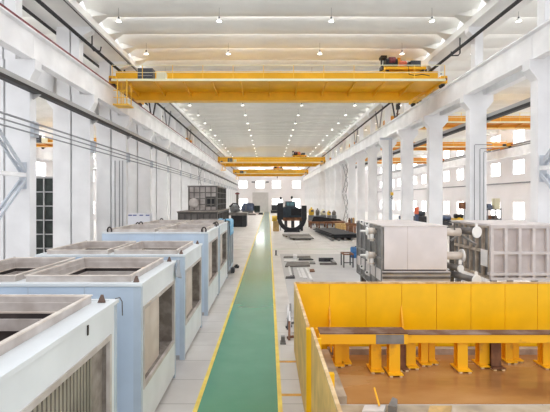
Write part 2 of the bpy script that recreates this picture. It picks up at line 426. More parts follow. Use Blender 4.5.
# ------------------------------------------------------------------ roof: gutter beams, shells, skylights
struct(MB().box(-12.9, -10.1, 8, YW-0.05, 14.2, 14.62).build('roof_beam', 'beam_concrete'), 'long concrete roof beam over the left column rows', 'beam')
struct(MB().box(11.6, 13.3, 8, YW-0.05, 14.2, 14.62).build('roof_beam', 'beam_concrete'), 'long concrete roof beam over the right column row', 'beam')
def shell_mesh(x0, x1):
    NY = 26; zb, d, gap = 14.9, 0.62, 0.11
    half = PER/2 - gap
    ts = [0, 0.25, 0.3, 0.45, 0.6, 0.75, 0.9]
    xs = [x0 + t for t in ts] + [x0 + 1.4 + (x1-x0-2.8)*i/6 for i in range(7)] + [x1 - t for t in reversed(ts)]
    V = []; Fc = []
    for x in xs:
        t = min(x - x0, x1 - x); e = min(1, max(0, (t-0.3)/0.6))
        mid = 1 - ((x - (x0+x1)/2)/((x1-x0)/2))**2
        for j in range(NY+1):
            u = -1 + 2*j/NY; y = u*half
            zc = zb + 0.05*mid + d*u*u
            z = zc
            V.append((x, y, z))
    n = NY+1; m = len(xs)
    for i in range(m-1):
        for j in range(NY): Fc.append((i*n+j, (i+1)*n+j, (i+1)*n+j+1, i*n+j+1))
    off = len(V)
    V += [(x, y, z+0.1) for x, y, z in V]
    for i in range(m-1):
        for j in range(NY): Fc.append((off+i*n+j, off+i*n+j+1, off+(i+1)*n+j+1, off+(i+1)*n+j))
    for i in range(m-1):
        for j in (0, NY): Fc.append((i*n+j, (i+1)*n+j, off+(i+1)*n+j, off+i*n+j))
    for j in range(NY):
        for i in (0, m-1): Fc.append((i*n+j, i*n+j+1, off+i*n+j+1, off+i*n+j))
    mb = MB().quadset(V, Fc)
    for xe, sg in ((x0, 1), (x1, -1)):      # thick bearing end under each shell, tapering into the bay
        b = 0.52
        mb.quadset([(xe, -b, 14.62), (xe, b, 14.62), (xe, b, 15.2), (xe, -b, 15.2), (xe+sg*0.3, -b, 14.62), (xe+sg*0.3, b, 14.62), (xe+sg*0.3, b, 15.2), (xe+sg*0.3, -b, 15.2), (xe+sg*1.25, 0, 14.985)],
                   [(0,1,2,3), (0,1,5,4), (1,2,6,5), (2,3,7,6), (3,0,4,7), (4,5,8), (5,6,8), (6,7,8), (7,4,8)])
    return mb
NSH = 48
YS0 = 16.24
for nm, x0, x1 in (('middle', -10.4, 11.9), ('right', 13.0, 35.9), ('left', -34.9, -12.6)):
    first = fs = None
    for i in range(NSH):
        y = YS0 + PER*i
        if y > YW - 1.0: break
        if nm == 'left' and i < 0: continue
        if first is None:
            o = first = shell_mesh(x0, x1).build('roof_shell', 'shell_concrete', smooth=True)
            o.modifiers.new('es', 'EDGE_SPLIT').split_angle = math.radians(20)
            q = fs = MB().box(x0+0.2, x1-0.2, -0.13, 0.13, 15.60, 15.66).build('roof_glazing', 'skylight_glass')
        else:
            o = first.copy(); COL.objects.link(o); q = fs.copy(); COL.objects.link(q)
        o.location = (0, y, 0); q.location = (0, y+PER/2, 0)
        struct(o, 'curved concrete roof shell, %s from the camera over the %s bay' % (ORD[i], nm), 'roof shell')
        struct(q, 'bright skylight strip behind the %s roof shell of the %s bay' % (ORD[i], nm), 'skylight')

# ------------------------------------------------------------------ pendant lamps
def make_lamp():
    t = thing('pendant_lamp', '', 'lamp', (0, 0, 0))
    MB().cyl((0,0,0.30), (0,0,1.0), 0.009, n=6).build('cord', 'cable_black', t)
    MB().cyl((0,0,0.17), (0,0,0.34), 0.075, 0.06, n=12).build('socket', 'lamp_dark', t, smooth=True)
    MB().lathe([(0.06,0.20),(0.12,0.17),(0.19,0.05),(0.205,0.0),(0.195,0.0),(0.17,0.05),(0.10,0.14),(0.05,0.16)], (0,0,0), 20).build('lamp_shade', 'lamp_white', t, smooth=True)
    MB().lathe([(0.01,-0.015),(0.12,-0.01),(0.185,0.012),(0.185,0.03),(0.01,0.03)], (0,0,0), 20).build('lens', 'lamp_glow', t, smooth=True)
    return t
lamp = None
rows = ((-8.27, 'row beside the left runway'), (-2.73, 'row left of the middle'), (3.45, 'row right of the middle'), (9.0, 'row beside the right runway'))
for rx, rn in rows:
    for k in range(22):
        y = 22.6 + 5.08*k; lab = 'pendant lamp, %s from the camera in the %s' % (ORD[k], rn)
        if lamp is None: lamp = make_lamp(); lamp.scale = (0.76, 0.76, 0.76); c = lamp; c.location = (rx, y, 14.0); c['label'] = lab; c['group'] = 'pendant lamps under the roof shells'
        else: c = copy_tree(lamp, (rx, y, 14.0), lab)
for k in range(14):
    y = 22.6 + 5.08*k
    copy_tree(lamp, (gx(518.6, 22.6), y, 14.0), 'pendant lamp, %s from the camera over the right neighbouring bay' % ORD[k])

# ------------------------------------------------------------------ pipes, trays, bracing on the column rows
def run_bar(name, mtl, x0, x1, y0, y1, z0, z1, label, cat):
    return tag(MB().box(x0, x1, y0, y1, z0, z1).build(name, mtl), label, cat)
# black pipe below the roof beams
for nm, x, z in (('left', -10.85, 13.55), ('right', 11.84, 13.6)):
    tag(MB().cyl((x, 12, z), (x, YW-0.4, z), 0.10, n=10).build('air_pipe', 'duct_dark', smooth=True), 'thick dark pipe running under the %s roof beam' % nm, 'pipe')
tag(MB().cyl((-12.55, 12, 14.0), (-12.55, YW-0.4, 14.0), 0.09, n=10).build('air_pipe', 'duct_dark', smooth=True), 'dark pipe seen between the upper left columns', 'pipe')
tag(MB().cyl((-10.2, 12, 14.12), (-10.2, YW-0.4, 14.12), 0.03, n=6).build('cable', 'duct_dark'), 'thin dark cable along the lower edge of the left roof beam', 'cable')
# hanging pipe hooks at the roof beams
for nm, x, s, y in (('left', -10.6, -1, 24.6), ('right', 11.85, 1, 25.4)):
    m = MB().tube([(x, y, 14.2), (x, y, 13.25), (x-0.1*s, y, 13.12), (x-0.5*s, y, 13.1), (x-0.55*s, y, 13.35)], 0.045)
    tag(m.build('pipe_hook', 'duct_dark', smooth=True), 'black bent pipe hanging below the %s roof beam' % nm, 'pipe')
# cable tray with dark underside, left row, and behind the right row
t = thing('cable_tray', 'long grey cable tray with dark underside on the left column row', 'cable tray', (-10.15, 12, 8.95))
MB().box(-10.32, -9.98, 12, YW-0.4, 8.95, 9.14).build('tray_cover', 'tray_grey', t)
MB().box(-10.29, -10.0, 12, YW-0.4, 8.80, 8.95).build('cable_bundle', 'duct_dark', t)
for y in COLY: MB().prism([(-10.36, 8.80), (-10.0, 8.80), (-10.36, 8.58)], y-0.06, y+0.06, 'y').build('bracket', 'tray_grey', t)
t = thing('cable_tray', 'long grey cable tray with dark underside behind the right column row', 'cable tray', (12.85, 12, 8.95))
MB().box(12.68, 13.02, 12, YW-0.4, 8.95, 9.14).build('tray_cover', 'tray_grey', t)
MB().box(12.70, 13.0, 12, YW-0.4, 8.80, 8.95).build('cable_bundle', 'duct_dark', t)
for y in COLY: MB().prism([(12.6, 8.80), (13.0, 8.80), (12.6, 8.58)], y-0.06, y+0.06, 'y').build('bracket', 'tray_grey', t)
# three thin pipes on the left columns
for nm, z, r in (('topmost', 7.50, 0.045), ('middle', 7.27, 0.035), ('lowest', 7.04, 0.035)):
    tag(MB().cyl((-10.16, 12, z), (-10.16, YW-0.4, z), r, n=8).build('service_pipe', 'pipe_grey', smooth=True), '%s of three thin grey pipes along the left columns' % nm, 'pipe')
first = None
for i, y in enumerate(COLY):
    lab = 'pale grey pipe clamp box on the %s left column from the camera' % ORD[i]
    if first is None: o = first = MB().box(-10.35, -10.19, -0.2, 0.2, 6.93, 7.6).build('pipe_clamp', 'bracket_grey', bevel=0.01)
    else: o = first.copy(); COL.objects.link(o)
    o.location = (0, y, 0); tag(o, lab, 'pipe clamp', 'pipe clamps on the left columns')
# vertical conduits
for k, px in enumerate((114.6, 119, 122.3)):
    x = gx(px, 29.6); tag(MB().tube([(x, 29.68, 0.0), (x, 29.68, 7.0)], 0.03).build('conduit', 'pipe_grey', smooth=True), '%s of three vertical conduits on the third left column' % ORD[k], 'conduit')
for k, (px, py) in enumerate(((474.3, 144.5), (479.8, 148.5), (483.6, 151.5))):
    x = gx(px, 23.7); z = gz(py, 23.7)
    tag(MB().tube([(12.9, 23.68, z), (x+0.05, 23.68, z), (x, 23.68, z-0.05), (x, 23.68, 0.0)], 0.022).build('conduit', 'pipe_grey', smooth=True), '%s of three bent conduits on the second right column' % ORD[k], 'conduit')
# bracing between the columns
def lattice(x, y0, z0, y1, z1, label, mtl='bracket_grey', depth=0.5, name='cross_brace'):
    t = thing(name, label, 'brace', (x, (y0+y1)/2, min(z0, z1)))
    for s in (-1, 1): MB().bar((x+s*depth/2, y0, z0), (x+s*depth/2, y1, z1), 0.07, 0.12).build('chord', mtl, t)
    n = 7; pts = []
    for i in range(n+1):
        f = i/n; s = 1 if i % 2 else -1
        pts.append((x + s*depth/2, y0+(y1-y0)*f, z0+(z1-z0)*f))
    MB().tube(pts, 0.025, 6).build('lacing', mtl, t)
    return t
def strut(x, y0, y1, z, label):
    t = thing('tie_beam', label, 'brace', (x, (y0+y1)/2, z))
    for s in (-1, 1): MB().bar((x+s*0.1, y0, z), (x+s*0.1, y1, z), 0.08, 0.16).build('chord', 'girder_paint', t)
for nm, x in (('left', -10.62), ('right', 11.86)):
    zn = 5.25 if nm == 'left' else 5.55
    lattice(x, 12.1, zn+5.0, 17.7, zn+0.15, 'upper laced brace between the first %s column and the camera' % nm, depth=0.24)
    lattice(x, 12.1, 0.05, 17.7, zn-0.25, 'lower laced brace between the first %s column and the camera' % nm, depth=0.24)
    strut(x, 12.1, 17.75, zn, 'horizontal tie beam meeting the first %s column' % nm)
    t = thing('gusset_plate', 'steel gusset plates holding the braces on the first %s column' % nm, 'gusset', (x, 17.72, zn))
    for a, b in ((0.12, 0.55), (-0.6, -0.1)): MB().box(x-0.14, x+0.14, 17.69, 17.75, zn+a, zn+b).build('plate', 'bracket_grey', t)
for nm, x in (('left', -10.85), ('right', 12.12)):
    for k, (y0, y1) in enumerate(((60.25, 65.75),)):
        lattice(x, y0, 0.4, y1, 5.0, 'lower rising grey laced brace far down the %s column row' % nm, 'pipe_grey')
        lattice(x, y0, 5.0, y1, 0.4, 'lower falling grey laced brace far down the %s column row' % nm, 'pipe_grey')
        lattice(x, y0, 5.3, y1, 9.8, 'upper rising grey laced brace far down the %s column row' % nm, 'pipe_grey')
        lattice(x, y0, 9.8, y1, 5.3, 'upper falling grey laced brace far down the %s column row' % nm, 'pipe_grey')
for nm, x in (('left', -11.1), ('right', 12.1)):
    for k, y in enumerate((33.0, 39.0, 45.0, 57.0)):
        t = thing('vee_brace', 'dark V-shaped brace above the %s runway, %s from the camera' % (nm, ORD[k]), 'brace', (x, y, ZF))
        MB().bar((x, y-0.1, ZF+0.15), (x, y-1.5, 14.2), 0.12).build('strut', 'pipe_grey' if k > 1 else 'dark_steel', t)
        MB().bar((x, y+0.1, ZF+0.15), (x, y+1.5, 14.2), 0.12).build('strut', 'pipe_grey' if k > 1 else 'dark_steel', t)

# ------------------------------------------------------------------ travelling cranes
def make_crane(label, slim=False):
    """built at the near crane's place: main web at y 28.6"""
    x0, x1, yw = -10.86, 12.02, (28.6 if slim else 29.1)
    zt, zb = (H+8.5, H+7.35) if slim else (H+9.03, H+7.02)
    ww = 1.3 if slim else 2.8
    YEL = 'crane_orange' if slim else 'crane_yellow'
    t = thing('bridge_crane', label, 'crane', ((x0+x1)/2, 30.0, ZF))
    def box_girder(ya, yb, zb=zb):
        poly = [(x0, zt), (x1, zt), (x1, zt-0.8), (10.0, zb), (-9.4, zb), (x0, zt-0.8)]
        return MB().prism(poly, ya, yb, 'y')
    g = box_girder(yw, yw+0.55).build('girder', YEL, t, bevel=0.015)
    MB().box(x0, x1, yw-0.06, yw+0.61, zt, zt+0.03).build('flange', 'rail_yellow', g)
    MB().box(-9.5, 10.1, yw-0.06, yw+0.61, zb-0.03, zb).build('flange', 'rail_yellow', g)
    g2 = box_girder(yw+2.2, yw+2.75, H+7.62).build('girder', YEL, t, bevel=0.015)
    MB().box(x0, x1, yw+2.14, yw+2.81, zt, zt+0.03).build('flange', 'rail_yellow', g2)
    for s, xc in ((-1, -10.40), (1, 11.65)):
        e = MB().box(xc-0.22, xc+0.22, yw-1.9, yw+4.4, H+7.72, H+8.2).build('end_carriage', YEL, t, bevel=0.02)
        for y in (yw-1.5, yw+4.0): MB().cyl((xc-0.12, y, ZF+0.35), (xc+0.12, y, ZF+0.35), 0.22).build('wheel', 'dark_steel', e, smooth=True)
        for y in (yw-2.05, yw+4.5): MB().cyl((xc, y-0.1, H+7.9), (xc, y+0.1, H+7.9), 0.09).build('buffer', 'conductor_red', e, smooth=True)
        MB().cyl((xc-0.25*s, yw-1.0, H+7.95), (xc-0.7*s, yw-1.0, H+7.95), 0.16).build('motor', 'dark_steel', e, smooth=True)
    zw = H + 7.59
    w = MB().box(-10.1, 11.35, yw-ww, yw, zw, zw+0.04).build('walkway', YEL, t)
    MB().box(-10.1, 11.35, yw-ww+0.03, yw, zw+0.04, zw+0.06).build('bounce_cover', 'tray_grey', w)  # unseen grey top layer, added to cut yellow bounce onto the roof
    MB().box(-10.1, 11.35, yw-ww-0.03, yw-ww+0.03, zw, zw+0.14).build('toe_board', 'pale_rail', w)
    for k in range(12):
        x = -9.2 + k*1.85
        MB().prism([(yw-ww+0.1, zw-0.01), (yw, zw-0.01), (yw, zw-0.3), (yw-ww+0.1, zw-0.07)], x-0.04, x+0.04, 'x').build('bracket', YEL, w)
    r = MB().bar((-10.05, yw-ww+0.02, zw+1.02), (11.3, yw-ww+0.02, zw+1.02), 0.04).build('railing', 'pale_rail', t)
    MB().bar((-10.05, yw-ww+0.02, zw+0.55), (11.3, yw-ww+0.02, zw+0.55), 0.028).build('mid_rail', 'pale_rail', r)
    for k in range(12):
        x = -10.05 + k*21.35/11
        MB().bar((x, yw-ww+0.02, zw+0.1), (x, yw-ww+0.02, zw+1.02), 0.035).build('post', 'rail_yellow', r)
    r = MB().bar((x0+0.6, yw+3.2, zt+0.95), (x1-0.6, yw+3.2, zt+0.95), 0.03).build('railing', 'pale_rail', t)
    for k in range(12):
        x = x0 + 0.6 + k*(x1-x0-1.2)/11
        MB().bar((x, yw+3.2, zt-0.6), (x, yw+3.2, zt+0.95), 0.03).build('post', 'pale_rail', r)
    MB().box(x0+0.6, x1-0.6, yw+2.75, yw+3.3, zt-0.62, zt-0.55).build('walkway', 'tray_grey', t)
    c = MB().box(gx(139, 26.9), gx(154, 26.9), 26.6, 27.2, zw+0.05, gz(69.5, 26.9)).build('electrical_cabinet', 'cabinet_dark', t, bevel=0.02, label='dark grey electrical cabinet')
    MB().box(gx(139.6, 26.9), gx(153.4, 26.9), 26.585, 26.6, zw+0.42, zw+0.45).build('seam', 'tray_grey', c)
    c = MB().box(gx(157.5, 26.9), gx(166.5, 26.9), 26.6, 27.1, zw+0.05, gz(73.2, 26.9)).build('electrical_cabinet', 'cabinet_pale', t, bevel=0.02, label='small cream electrical cabinet')
    # access cage hanging at the end
    if slim: return t
    c = MB().box(gx(116.3, 26.5), gx(131.5, 26.5), 25.9, 26.9, gz(107, 26.5), gz(106, 26.5)+0.02).build('access_cage', 'rail_yellow', t)
    zc0 = gz(106.5, 26.5)
    for px in (120.2, 129.6):
        for y in (26.0, 26.8): MB().bar((gx(px, 26.5), y, zc0), (gx(px, 26.5), y, zw), 0.05).build('post', 'rail_yellow', c)
    for z in (zc0+0.45, zc0+0.9): MB().bar((gx(116.5, 26.5), 25.95, z), (gx(131.3, 26.5), 25.95, z), 0.035).build('rail', 'rail_yellow', c)
    for px in (123.3, 126.5): MB().bar((gx(px, 26.5), 25.95, zc0), (gx(px, 26.5), 25.95, zc0+0.9), 0.03).build('rung', 'rail_yellow', c)
    # trolley
    tr = MB().box(8.3, 11.2, yw+0.05, yw+2.7, zt+0.22, zt+0.42).build('trolley', YEL, t, bevel=0.02)
    P = lambda px: gx(px, 29.3)
    for xx in (8.5, 11.0):
        for yy in (yw+0.27, yw+2.47): MB().cyl((xx-0.08, yy, zt+0.18), (xx+0.08, yy, zt+0.18), 0.16).build('wheel', 'dark_steel', tr, smooth=True)
    MB().cyl((P(387.0), yw+0.8, zt+0.80), (P(398.8), yw+0.8, zt+0.80), 0.42, n=20).build('hoist_drum', 'black_steel', tr, smooth=True)
    MB().cyl((P(390), yw+0.45, zt+1.0), (P(396), yw+0.45, zt+1.0), 0.22, n=16).build('gearbox', 'conductor_red', tr, smooth=True)
    MB().cyl((P(400.5), yw+0.7, zt+0.72), (P(408), yw+0.7, zt+0.72), 0.30, n=16).build('motor', 'orange_red', tr, smooth=True)
    MB().box(P(399), P(402), yw+0.5, yw+1.4, zt+0.42, zt+1.2).build('bearing_block', 'crane_orange', tr)
    MB().box(P(403), P(407), yw+1.2, yw+2.0, zt+0.42, zt+1.25).build('brake_unit', 'conductor_red', tr, bevel=0.04)
    MB().box(P(408.5), P(411), yw+0.2, yw+0.6, zt+0.42, zt+0.8).build('terminal_box', 'black_steel', tr)
    st = MB().box(P(382), P(388), yw+0.4, yw+1.0, zt+1.15, zt+1.33).build('limit_box', 'black_steel', tr)
    MB().bar((P(383.3), yw+0.7, zt+0.42), (P(383.3), yw+0.7, zt+1.15), 0.1).build('stand', 'dark_steel', st)
    MB().box(P(382.3), P(386.6), yw+0.4, yw+1.0, zt+0.36, zt+0.6).build('foot_block', 'dark_steel', tr)
    pb = MB().box(P(411.5), P(421.5), yw+0.3, yw+0.9, gz(67.2, 29.0), gz(58.5, 29.0)).build('control_panel', 'cabinet_dark', tr, bevel=0.02)
    MB().bar((P(416.5), yw+0.6, zt+0.42), (P(416.5), yw+0.6, gz(67, 29.0)), 0.15).build('stand', 'dark_steel', pb)
    MB().tube([(P(406), yw-0.3, zt+0.5), (P(406), yw-0.45, zt-0.3), (P(412), yw-0.45, zt-0.38), (P(419), yw-0.45, zt-0.3), (P(426), yw-0.45, zt-0.4)], 0.03).build('cable', 'cable_black', tr, smooth=True)
    # hook
    hx = gx(398, 29.9); hb = MB().box(hx-0.12, hx+0.12, 29.75, 30.05, H+6.55, H+6.95).build('hook_block', 'dark_steel', tr, bevel=0.03)
    for dx in (-0.07, 0.07): MB().cyl((hx+dx, 29.9, H+6.9), (hx+dx, 29.9, zt+0.3), 0.015, n=6).build('rope', 'cable_black', hb)
    MB().tube([(hx, 29.9, H+6.55), (hx, 29.9, H+6.38), (hx-0.1, 29.9, H+6.26), (hx, 29.9, H+6.15), (hx+0.1, 29.9, H+6.25)], 0.04).build('hook', 'rust_brown', hb, smooth=True)
    return t
crane = make_crane('nearest yellow bridge crane across the main bay with hanging access cage')
cb = crane.location.copy()
def crane_copy(dx, Y, label, tshift):
    c = copy_tree(crane, (cb.x + dx, cb.y + (Y - 29.1), cb.z), label)
    for k in kids(c):
        if k.name.startswith('trolley'): k.location.x += tshift
    return c
crane_copy(0, 87.4, 'second yellow bridge crane across the main bay from the camera', -3.1)
crane_copy(0, 124.5, 'third and smallest yellow bridge crane of the main bay near the far wall', -6.8)
slim = make_crane('nearest orange bridge crane in the right neighbouring bay', True)
sb = slim.location.copy()
slim.location = (sb.x+23.35, sb.y+42-28.6, sb.z)
for dx, Y, lab in ((23.35, 61, 'second orange bridge crane in the right neighbouring bay'), (23.35, 84, 'third orange bridge crane in the right neighbouring bay'), (-23.2, 57, 'orange bridge crane in the left neighbouring bay seen between columns')):
    copy_tree(slim, (sb.x+dx, sb.y+Y-28.6, sb.z), lab)

# ------------------------------------------------------------------ pale blue cooler units on the left
def lug_triangle(x, y, z): return MB().prism([(-0.05+x, z), (0.06+x, z), (0.025+x, z+0.11), (-0.005+x, z+0.11)], y-0.012, y+0.012, 'y')
def lug_shackle(x, y, z):
    m = MB().tube([(x-0.07, y, z-0.01), (x-0.075, y, z+0.09), (x-0.045, y, z+0.155), (x, y, z+0.175), (x+0.045, y, z+0.155), (x+0.075, y, z+0.09), (x+0.07, y, z-0.01)], 0.03, 8)
    return m
def cooler(label, x0, x1, y0, y1, zt, holes, vents, lugs, fins=False, group='pale blue cooler units'):
    t = thing('cooler_unit', label, 'cooler unit', ((x0+x1)/2, (y0+y1)/2, 0), group)
    # top deck with openings
    MB().holed(x0, x1, y0, y1, holes, zt-0.05, zt, 'xy').build('top_panel', 'panel_white', t)
    MB().holed(x0-0.015, x1+0.02, y0-0.02, y1+0.015, [(x0+0.07, x1-0.07, y0+0.07, y1-0.07)], zt-0.04, zt+0.012, 'xy').build('edge_trim', 'panel_white', t)
    # walls
    f = MB().box(x0, x1-0.13, y0, y0+0.05, 0.12, zt-0.04).build('front_panel', 'panel_blue', t)
    for k in range(1, 4):
        xs = x0 + (x1-x0)*k/4; MB().box(xs-0.012, xs+0.012, y0-0.008, y0, 0.14, zt-0.06).build('seam', 'post_blue', f)
    MB().box(x1-0.13, x1, y0, y0+0.10, 0.0, zt-0.04).build('corner_post', 'post_blue', t)
    MB().box(x1-0.13, x1, y1-0.10, y1, 0.0, zt-0.04).build('corner_post', 'post_blue', t)
    MB().box(x0, x0+0.05, y0+0.05, y1-0.05, 0.12, zt-0.04).build('side_panel', 'panel_white', t)
    MB().box(x0, x1-0.13, y1-0.05, y1, 0.12, zt-0.04).build('back_panel', 'panel_blue', t)
    vh = [(a, b, c, d) for a, b, c, d in vents]
    MB().holed(y0+0.10, y1-0.10, 0.1, zt-0.04, vh, x1-0.05, x1-0.005, 'yz').build('side_panel', 'panel_white', t)
    MB().holed(x0, x1-0.135, y0+0.01, y1-0.01, [(x0+0.15, x1-0.35, y0+0.15, y1-0.15)], 0.0, 0.12, 'xy').build('base_frame', 'tray_grey', t)
    for a, b, c, d in vents:
        fr = MB().holed(a, b, c, d, [(a+0.07, b-0.07, c+0.07, d-0.07)], x1-0.04, x1+0.012, 'yz').build('vent_frame', 'galvanised', t)
        # deep reveal
        MB().holed(a+0.03, b-0.03, c+0.03, d-0.03, [(a+0.06, b-0.06, c+0.06, d-0.06)], x1-0.36, x1-0.04, 'yz').build('reveal', 'stone_grey', fr)
        if fins:
            n = 38; V = []; Fc = []
            w = (b-0.45-a-0.06)/n; q = []
            for i in range(n):
                yy = a+0.06+w*i
                q += [(yy, x1-0.13), (yy, x1-0.06), (yy+w*0.6, x1-0.06), (yy+w*0.6, x1-0.13)]
            for yy, xx in q: V += [(xx, yy, c+0.06), (xx, yy, d-0.06)]
            for i in range(len(q)-1): Fc.append((2*i, 2*i+2, 2*i+3, 2*i+1))
            MB().quadset(V, Fc).build('fin_coil', 'fin_grey', fr)
            MB().box(x1-0.16, x1-0.09, b-0.45, b-0.06, c+0.06, d-0.06).build('end_sheet', 'stone_grey', fr)
        else:
            k = a + (b-a)*0.62
            MB().box(x1-0.15, x1-0.11, a+0.05, k, c+0.05, d-0.05).build('vent_sheet', 'vent_tan', fr)
            MB().box(x1-0.36, x1-0.33, k, b-0.05, c+0.05, d-0.05).build('coil_panel', 'stone_grey', fr)
            MB().box(x1-0.33, x1-0.11, k-0.02, k+0.02, c+0.05, d-0.05).build('mullion', 'inner_dark', fr)
    # raised collars with stepped inside
    for a, b, c, d in holes:
        q = MB().holed(a-0.06, b+0.06, c-0.06, d+0.06, [(a, b, c, d)], zt-0.02, zt+0.10, 'xy').build('collar', 'galvanised', t)
        MB().holed(a-0.075, b+0.075, c-0.075, d+0.075, [(a-0.02, b+0.02, c-0.02, d+0.02)], zt+0.10, zt+0.115, 'xy').build('rim', 'galv_edge', q)
        MB().holed(a, b, c, d, [(a+0.02, b-0.02, c+0.02, d-0.02)], zt-0.10, zt+0.02, 'xy').build('sleeve', 'galvanised', q)
        MB().holed(a, b, c, d, [(a+0.02, b-0.02, c+0.02, d-0.02)], zt-0.60, zt-0.12, 'xy').build('shaded_sleeve', 'inner_dark', q)  # same sleeve coloured dark below the ledge, shade painted into the recess
        MB().holed(a+0.02, b-0.02, c+0.02, d-0.02, [(a+0.05, b-0.05, c+0.05, d-0.05)], zt-0.12, zt-0.10, 'xy').build('ledge', 'galv_edge', q)
        MB().holed(a+0.09, b-0.09, c+0.09, d-0.09, [(a+0.12, b-0.12, c+0.12, d-0.12)], zt-0.34, zt-0.18, 'xy').build('inner_frame', 'galvanised', q)
        n = 14; V = []; Fc = []
        for i in range(2*n+1):
            yy = c+0.1 + (d-c-0.2)*i/(2*n); zz = zt-0.55 + (0.05 if i % 2 else 0)
            V += [(a+0.08, yy, zz), (b-0.08, yy, zz)]
        for i in range(2*n): Fc.append((2*i, 2*i+1, 2*i+3, 2*i+2))
        MB().quadset(V, Fc).build('coil', 'coil_brown', q)
    for kind, x, y in lugs:
        (lug_triangle if kind == 't' else lug_shackle)(x, y, zt+0.005).build('lifting_lug', 'lug_brown' if kind == 't' else 'lug_dark', t, smooth=kind == 's')
    return t
XB0, XB1 = -6.08, -2.2
ZB = 2.74
vent = lambda y0, y1, d=0: [(y0+0.13, y1-0.16, 0.86, 2.32+d)]
cooler('nearest pale blue cooler unit with corrugated side coil and open top', XB0, XB1, 1.9, 5.95, ZB,
       [(-5.9, -4.55, 2.15, 5.72), (-4.25, -2.56, 2.15, 5.72)], [(2.05, 5.72, 0.86, 2.32)], [('t', -2.36, 5.78), ('t', -5.9, 5.78)], fins=True)
cooler('second pale blue cooler unit from the camera, grey cloth on its corner', XB0, XB1, 7.06, 9.72, ZB,
       [(-5.85, -4.55, 7.32, 9.45), (-4.24, -2.50, 7.32, 9.45)], vent(7.06, 9.72), [('t', -2.33, 7.2), ('t', -2.33, 9.58), ('t', -5.95, 9.58), ('t', -5.95, 7.2)])
cooler('third pale blue cooler unit from the camera, lower than the lugged ones', XB0, XB1, 10.72, 13.5, ZB,
       [(-5.85, -4.35, 10.98, 13.2), (-4.05, -2.50, 10.98, 13.2)], vent(10.72, 13.5), [('t', -2.33, 10.88), ('t', -2.33, 13.36), ('t', -5.95, 13.36)])
def lugged(label, y0, y1, xa):
    z = 3.0
    return cooler(label, xa, XB1, y0, y1, z, [(xa+0.2, (xa+XB1)/2-0.14, y0+0.3, y1-0.3), ((xa+XB1)/2+0.14, XB1-0.22, y0+0.3, y1-0.3)],
           [(y0+0.25, y1-0.35, 1.0, 2.6)], [('s', xa+0.22, y0+0.14), ('s', XB1-0.16, y0+0.14), ('s', xa+0.3, y1-0.16), ('s', XB1-0.16, y1-0.16)])
lugged('pale blue cooler unit with round lifting lugs, nearer of the two taller ones', 14.8, 18.05, -6.02)
lugged('pale blue cooler unit with round lifting lugs, farther of the two taller ones', 18.35, 21.9, -5.98)
# grey cabinet with blue sheet
t = thing('machine_cabinet', 'grey steel cabinet behind the last cooler unit, blue sheet on top', 'cabinet', (-2.7, 23.4, 0))
MB().box(-4.2, -2.22, 22.5, 25.4, 0.1, 3.0).build('body', 'tank_grey', t, bevel=0.02)
MB().holed(22.6, 25.3, 0.2, 2.9, [(22.75, 23.8, 0.35, 2.7), (24.0, 25.15, 0.35, 2.7)], -2.22, -2.18, 'yz').build('side_frame', 'post_blue', t)
MB().box(-4.1, -2.3, 22.6, 25.3, 0, 0.1).build('plinth', 'dark_steel', t)
def draped(name, m, x0, x1, y0, y1, z, drop, label, cat):
    V = []; Fc = []; nx, ny = 14, 12
    for i in range(nx+1):
        for j in range(ny+1):
            x = x0+(x1-x0)*i/nx; y = y0+(y1-y0)*j/ny
            zz = z + 0.02*math.sin(7*x+3*y) + 0.015*math.sin(13*y)
            ox = 0.03*math.sin(9*y)
            over = max(0, x-(x1-drop))
            if over > 0: V.append((x1-drop+0.04+abs(ox), y, z-over+0.02*math.sin(11*y)))
            else: V.append((x, y, zz+0.02))
    n = ny+1
    for i in range(nx):
        for j in range(ny): Fc.append((i*n+j, (i+1)*n+j, (i+1)*n+j+1, i*n+j+1))
    o = MB().quadset(V, Fc).build(name, m, smooth=True)
    s = o.modifiers.new('thick', 'SOLIDIFY'); s.thickness = 0.012
    return tag(o, label, cat)
draped('tarpaulin', 'blue_tarp', -2.9, -2.18+0.85, 22.6, 24.6, 3.03, 0.85, 'bright blue plastic sheet draped over the grey cabinet edge', 'sheet')
V = []; Fc = []
for i in range(9):
    f = i/8
    for j in range(7):
        g = j/6 - 0.5
        V.append((-2.13 + 0.03*math.sin(9*g + 3*f) + 0.02*f, 9.62 + g*(0.06 + 0.34*f) , ZB + 0.04 - 0.42*f*(1 + 0.25*g)))
for i in range(8):
    for j in range(6): Fc.append((i*7+j, i*7+j+1, (i+1)*7+j+1, (i+1)*7+j))
o = MB().quadset(V, Fc).build('rag', 'cloth_grey', smooth=True); q = o.modifiers.new('thick', 'SOLIDIFY'); q.thickness = 0.012
tag(o, 'grey cloth hanging over the corner of the second cooler unit', 'cloth')
tag(MB().tube([(-2.21, 5.9, ZB+0.03), (-2.15, 5.92, ZB+0.04), (-2.12, 5.93, ZB-0.02), (-2.115, 5.93, ZB-0.22)], 0.008).build('hook', 'tank_grey', smooth=True), 'small metal hook over the corner of the nearest cooler unit', 'hook')
o = MB().box(-2.12, -1.82, 25.0, 25.4, 0, 0.12).box(-2.05, -1.9, 25.05, 25.3, 0.12, 0.2).build('floor_block', 'black_steel', bevel=0.02); tag(o, 'small black block on the floor beyond the blue sheet cabinet', 'block')
o = MB().box(-2.15, -1.95, 23.3, 23.75, 0, 0.3).build('floor_block', 'dark_steel', bevel=0.03); tag(o, 'small dark block on the floor beside the grey cabinet', 'block')
# strips hanging and small marks on the near units
tag(MB().box(-2.2, -2.19, 4.965, 4.995, 2.55, 2.67).build('name_plate', 'lug_dark'), 'small dark strip on the white side of the nearest cooler unit', 'plate')

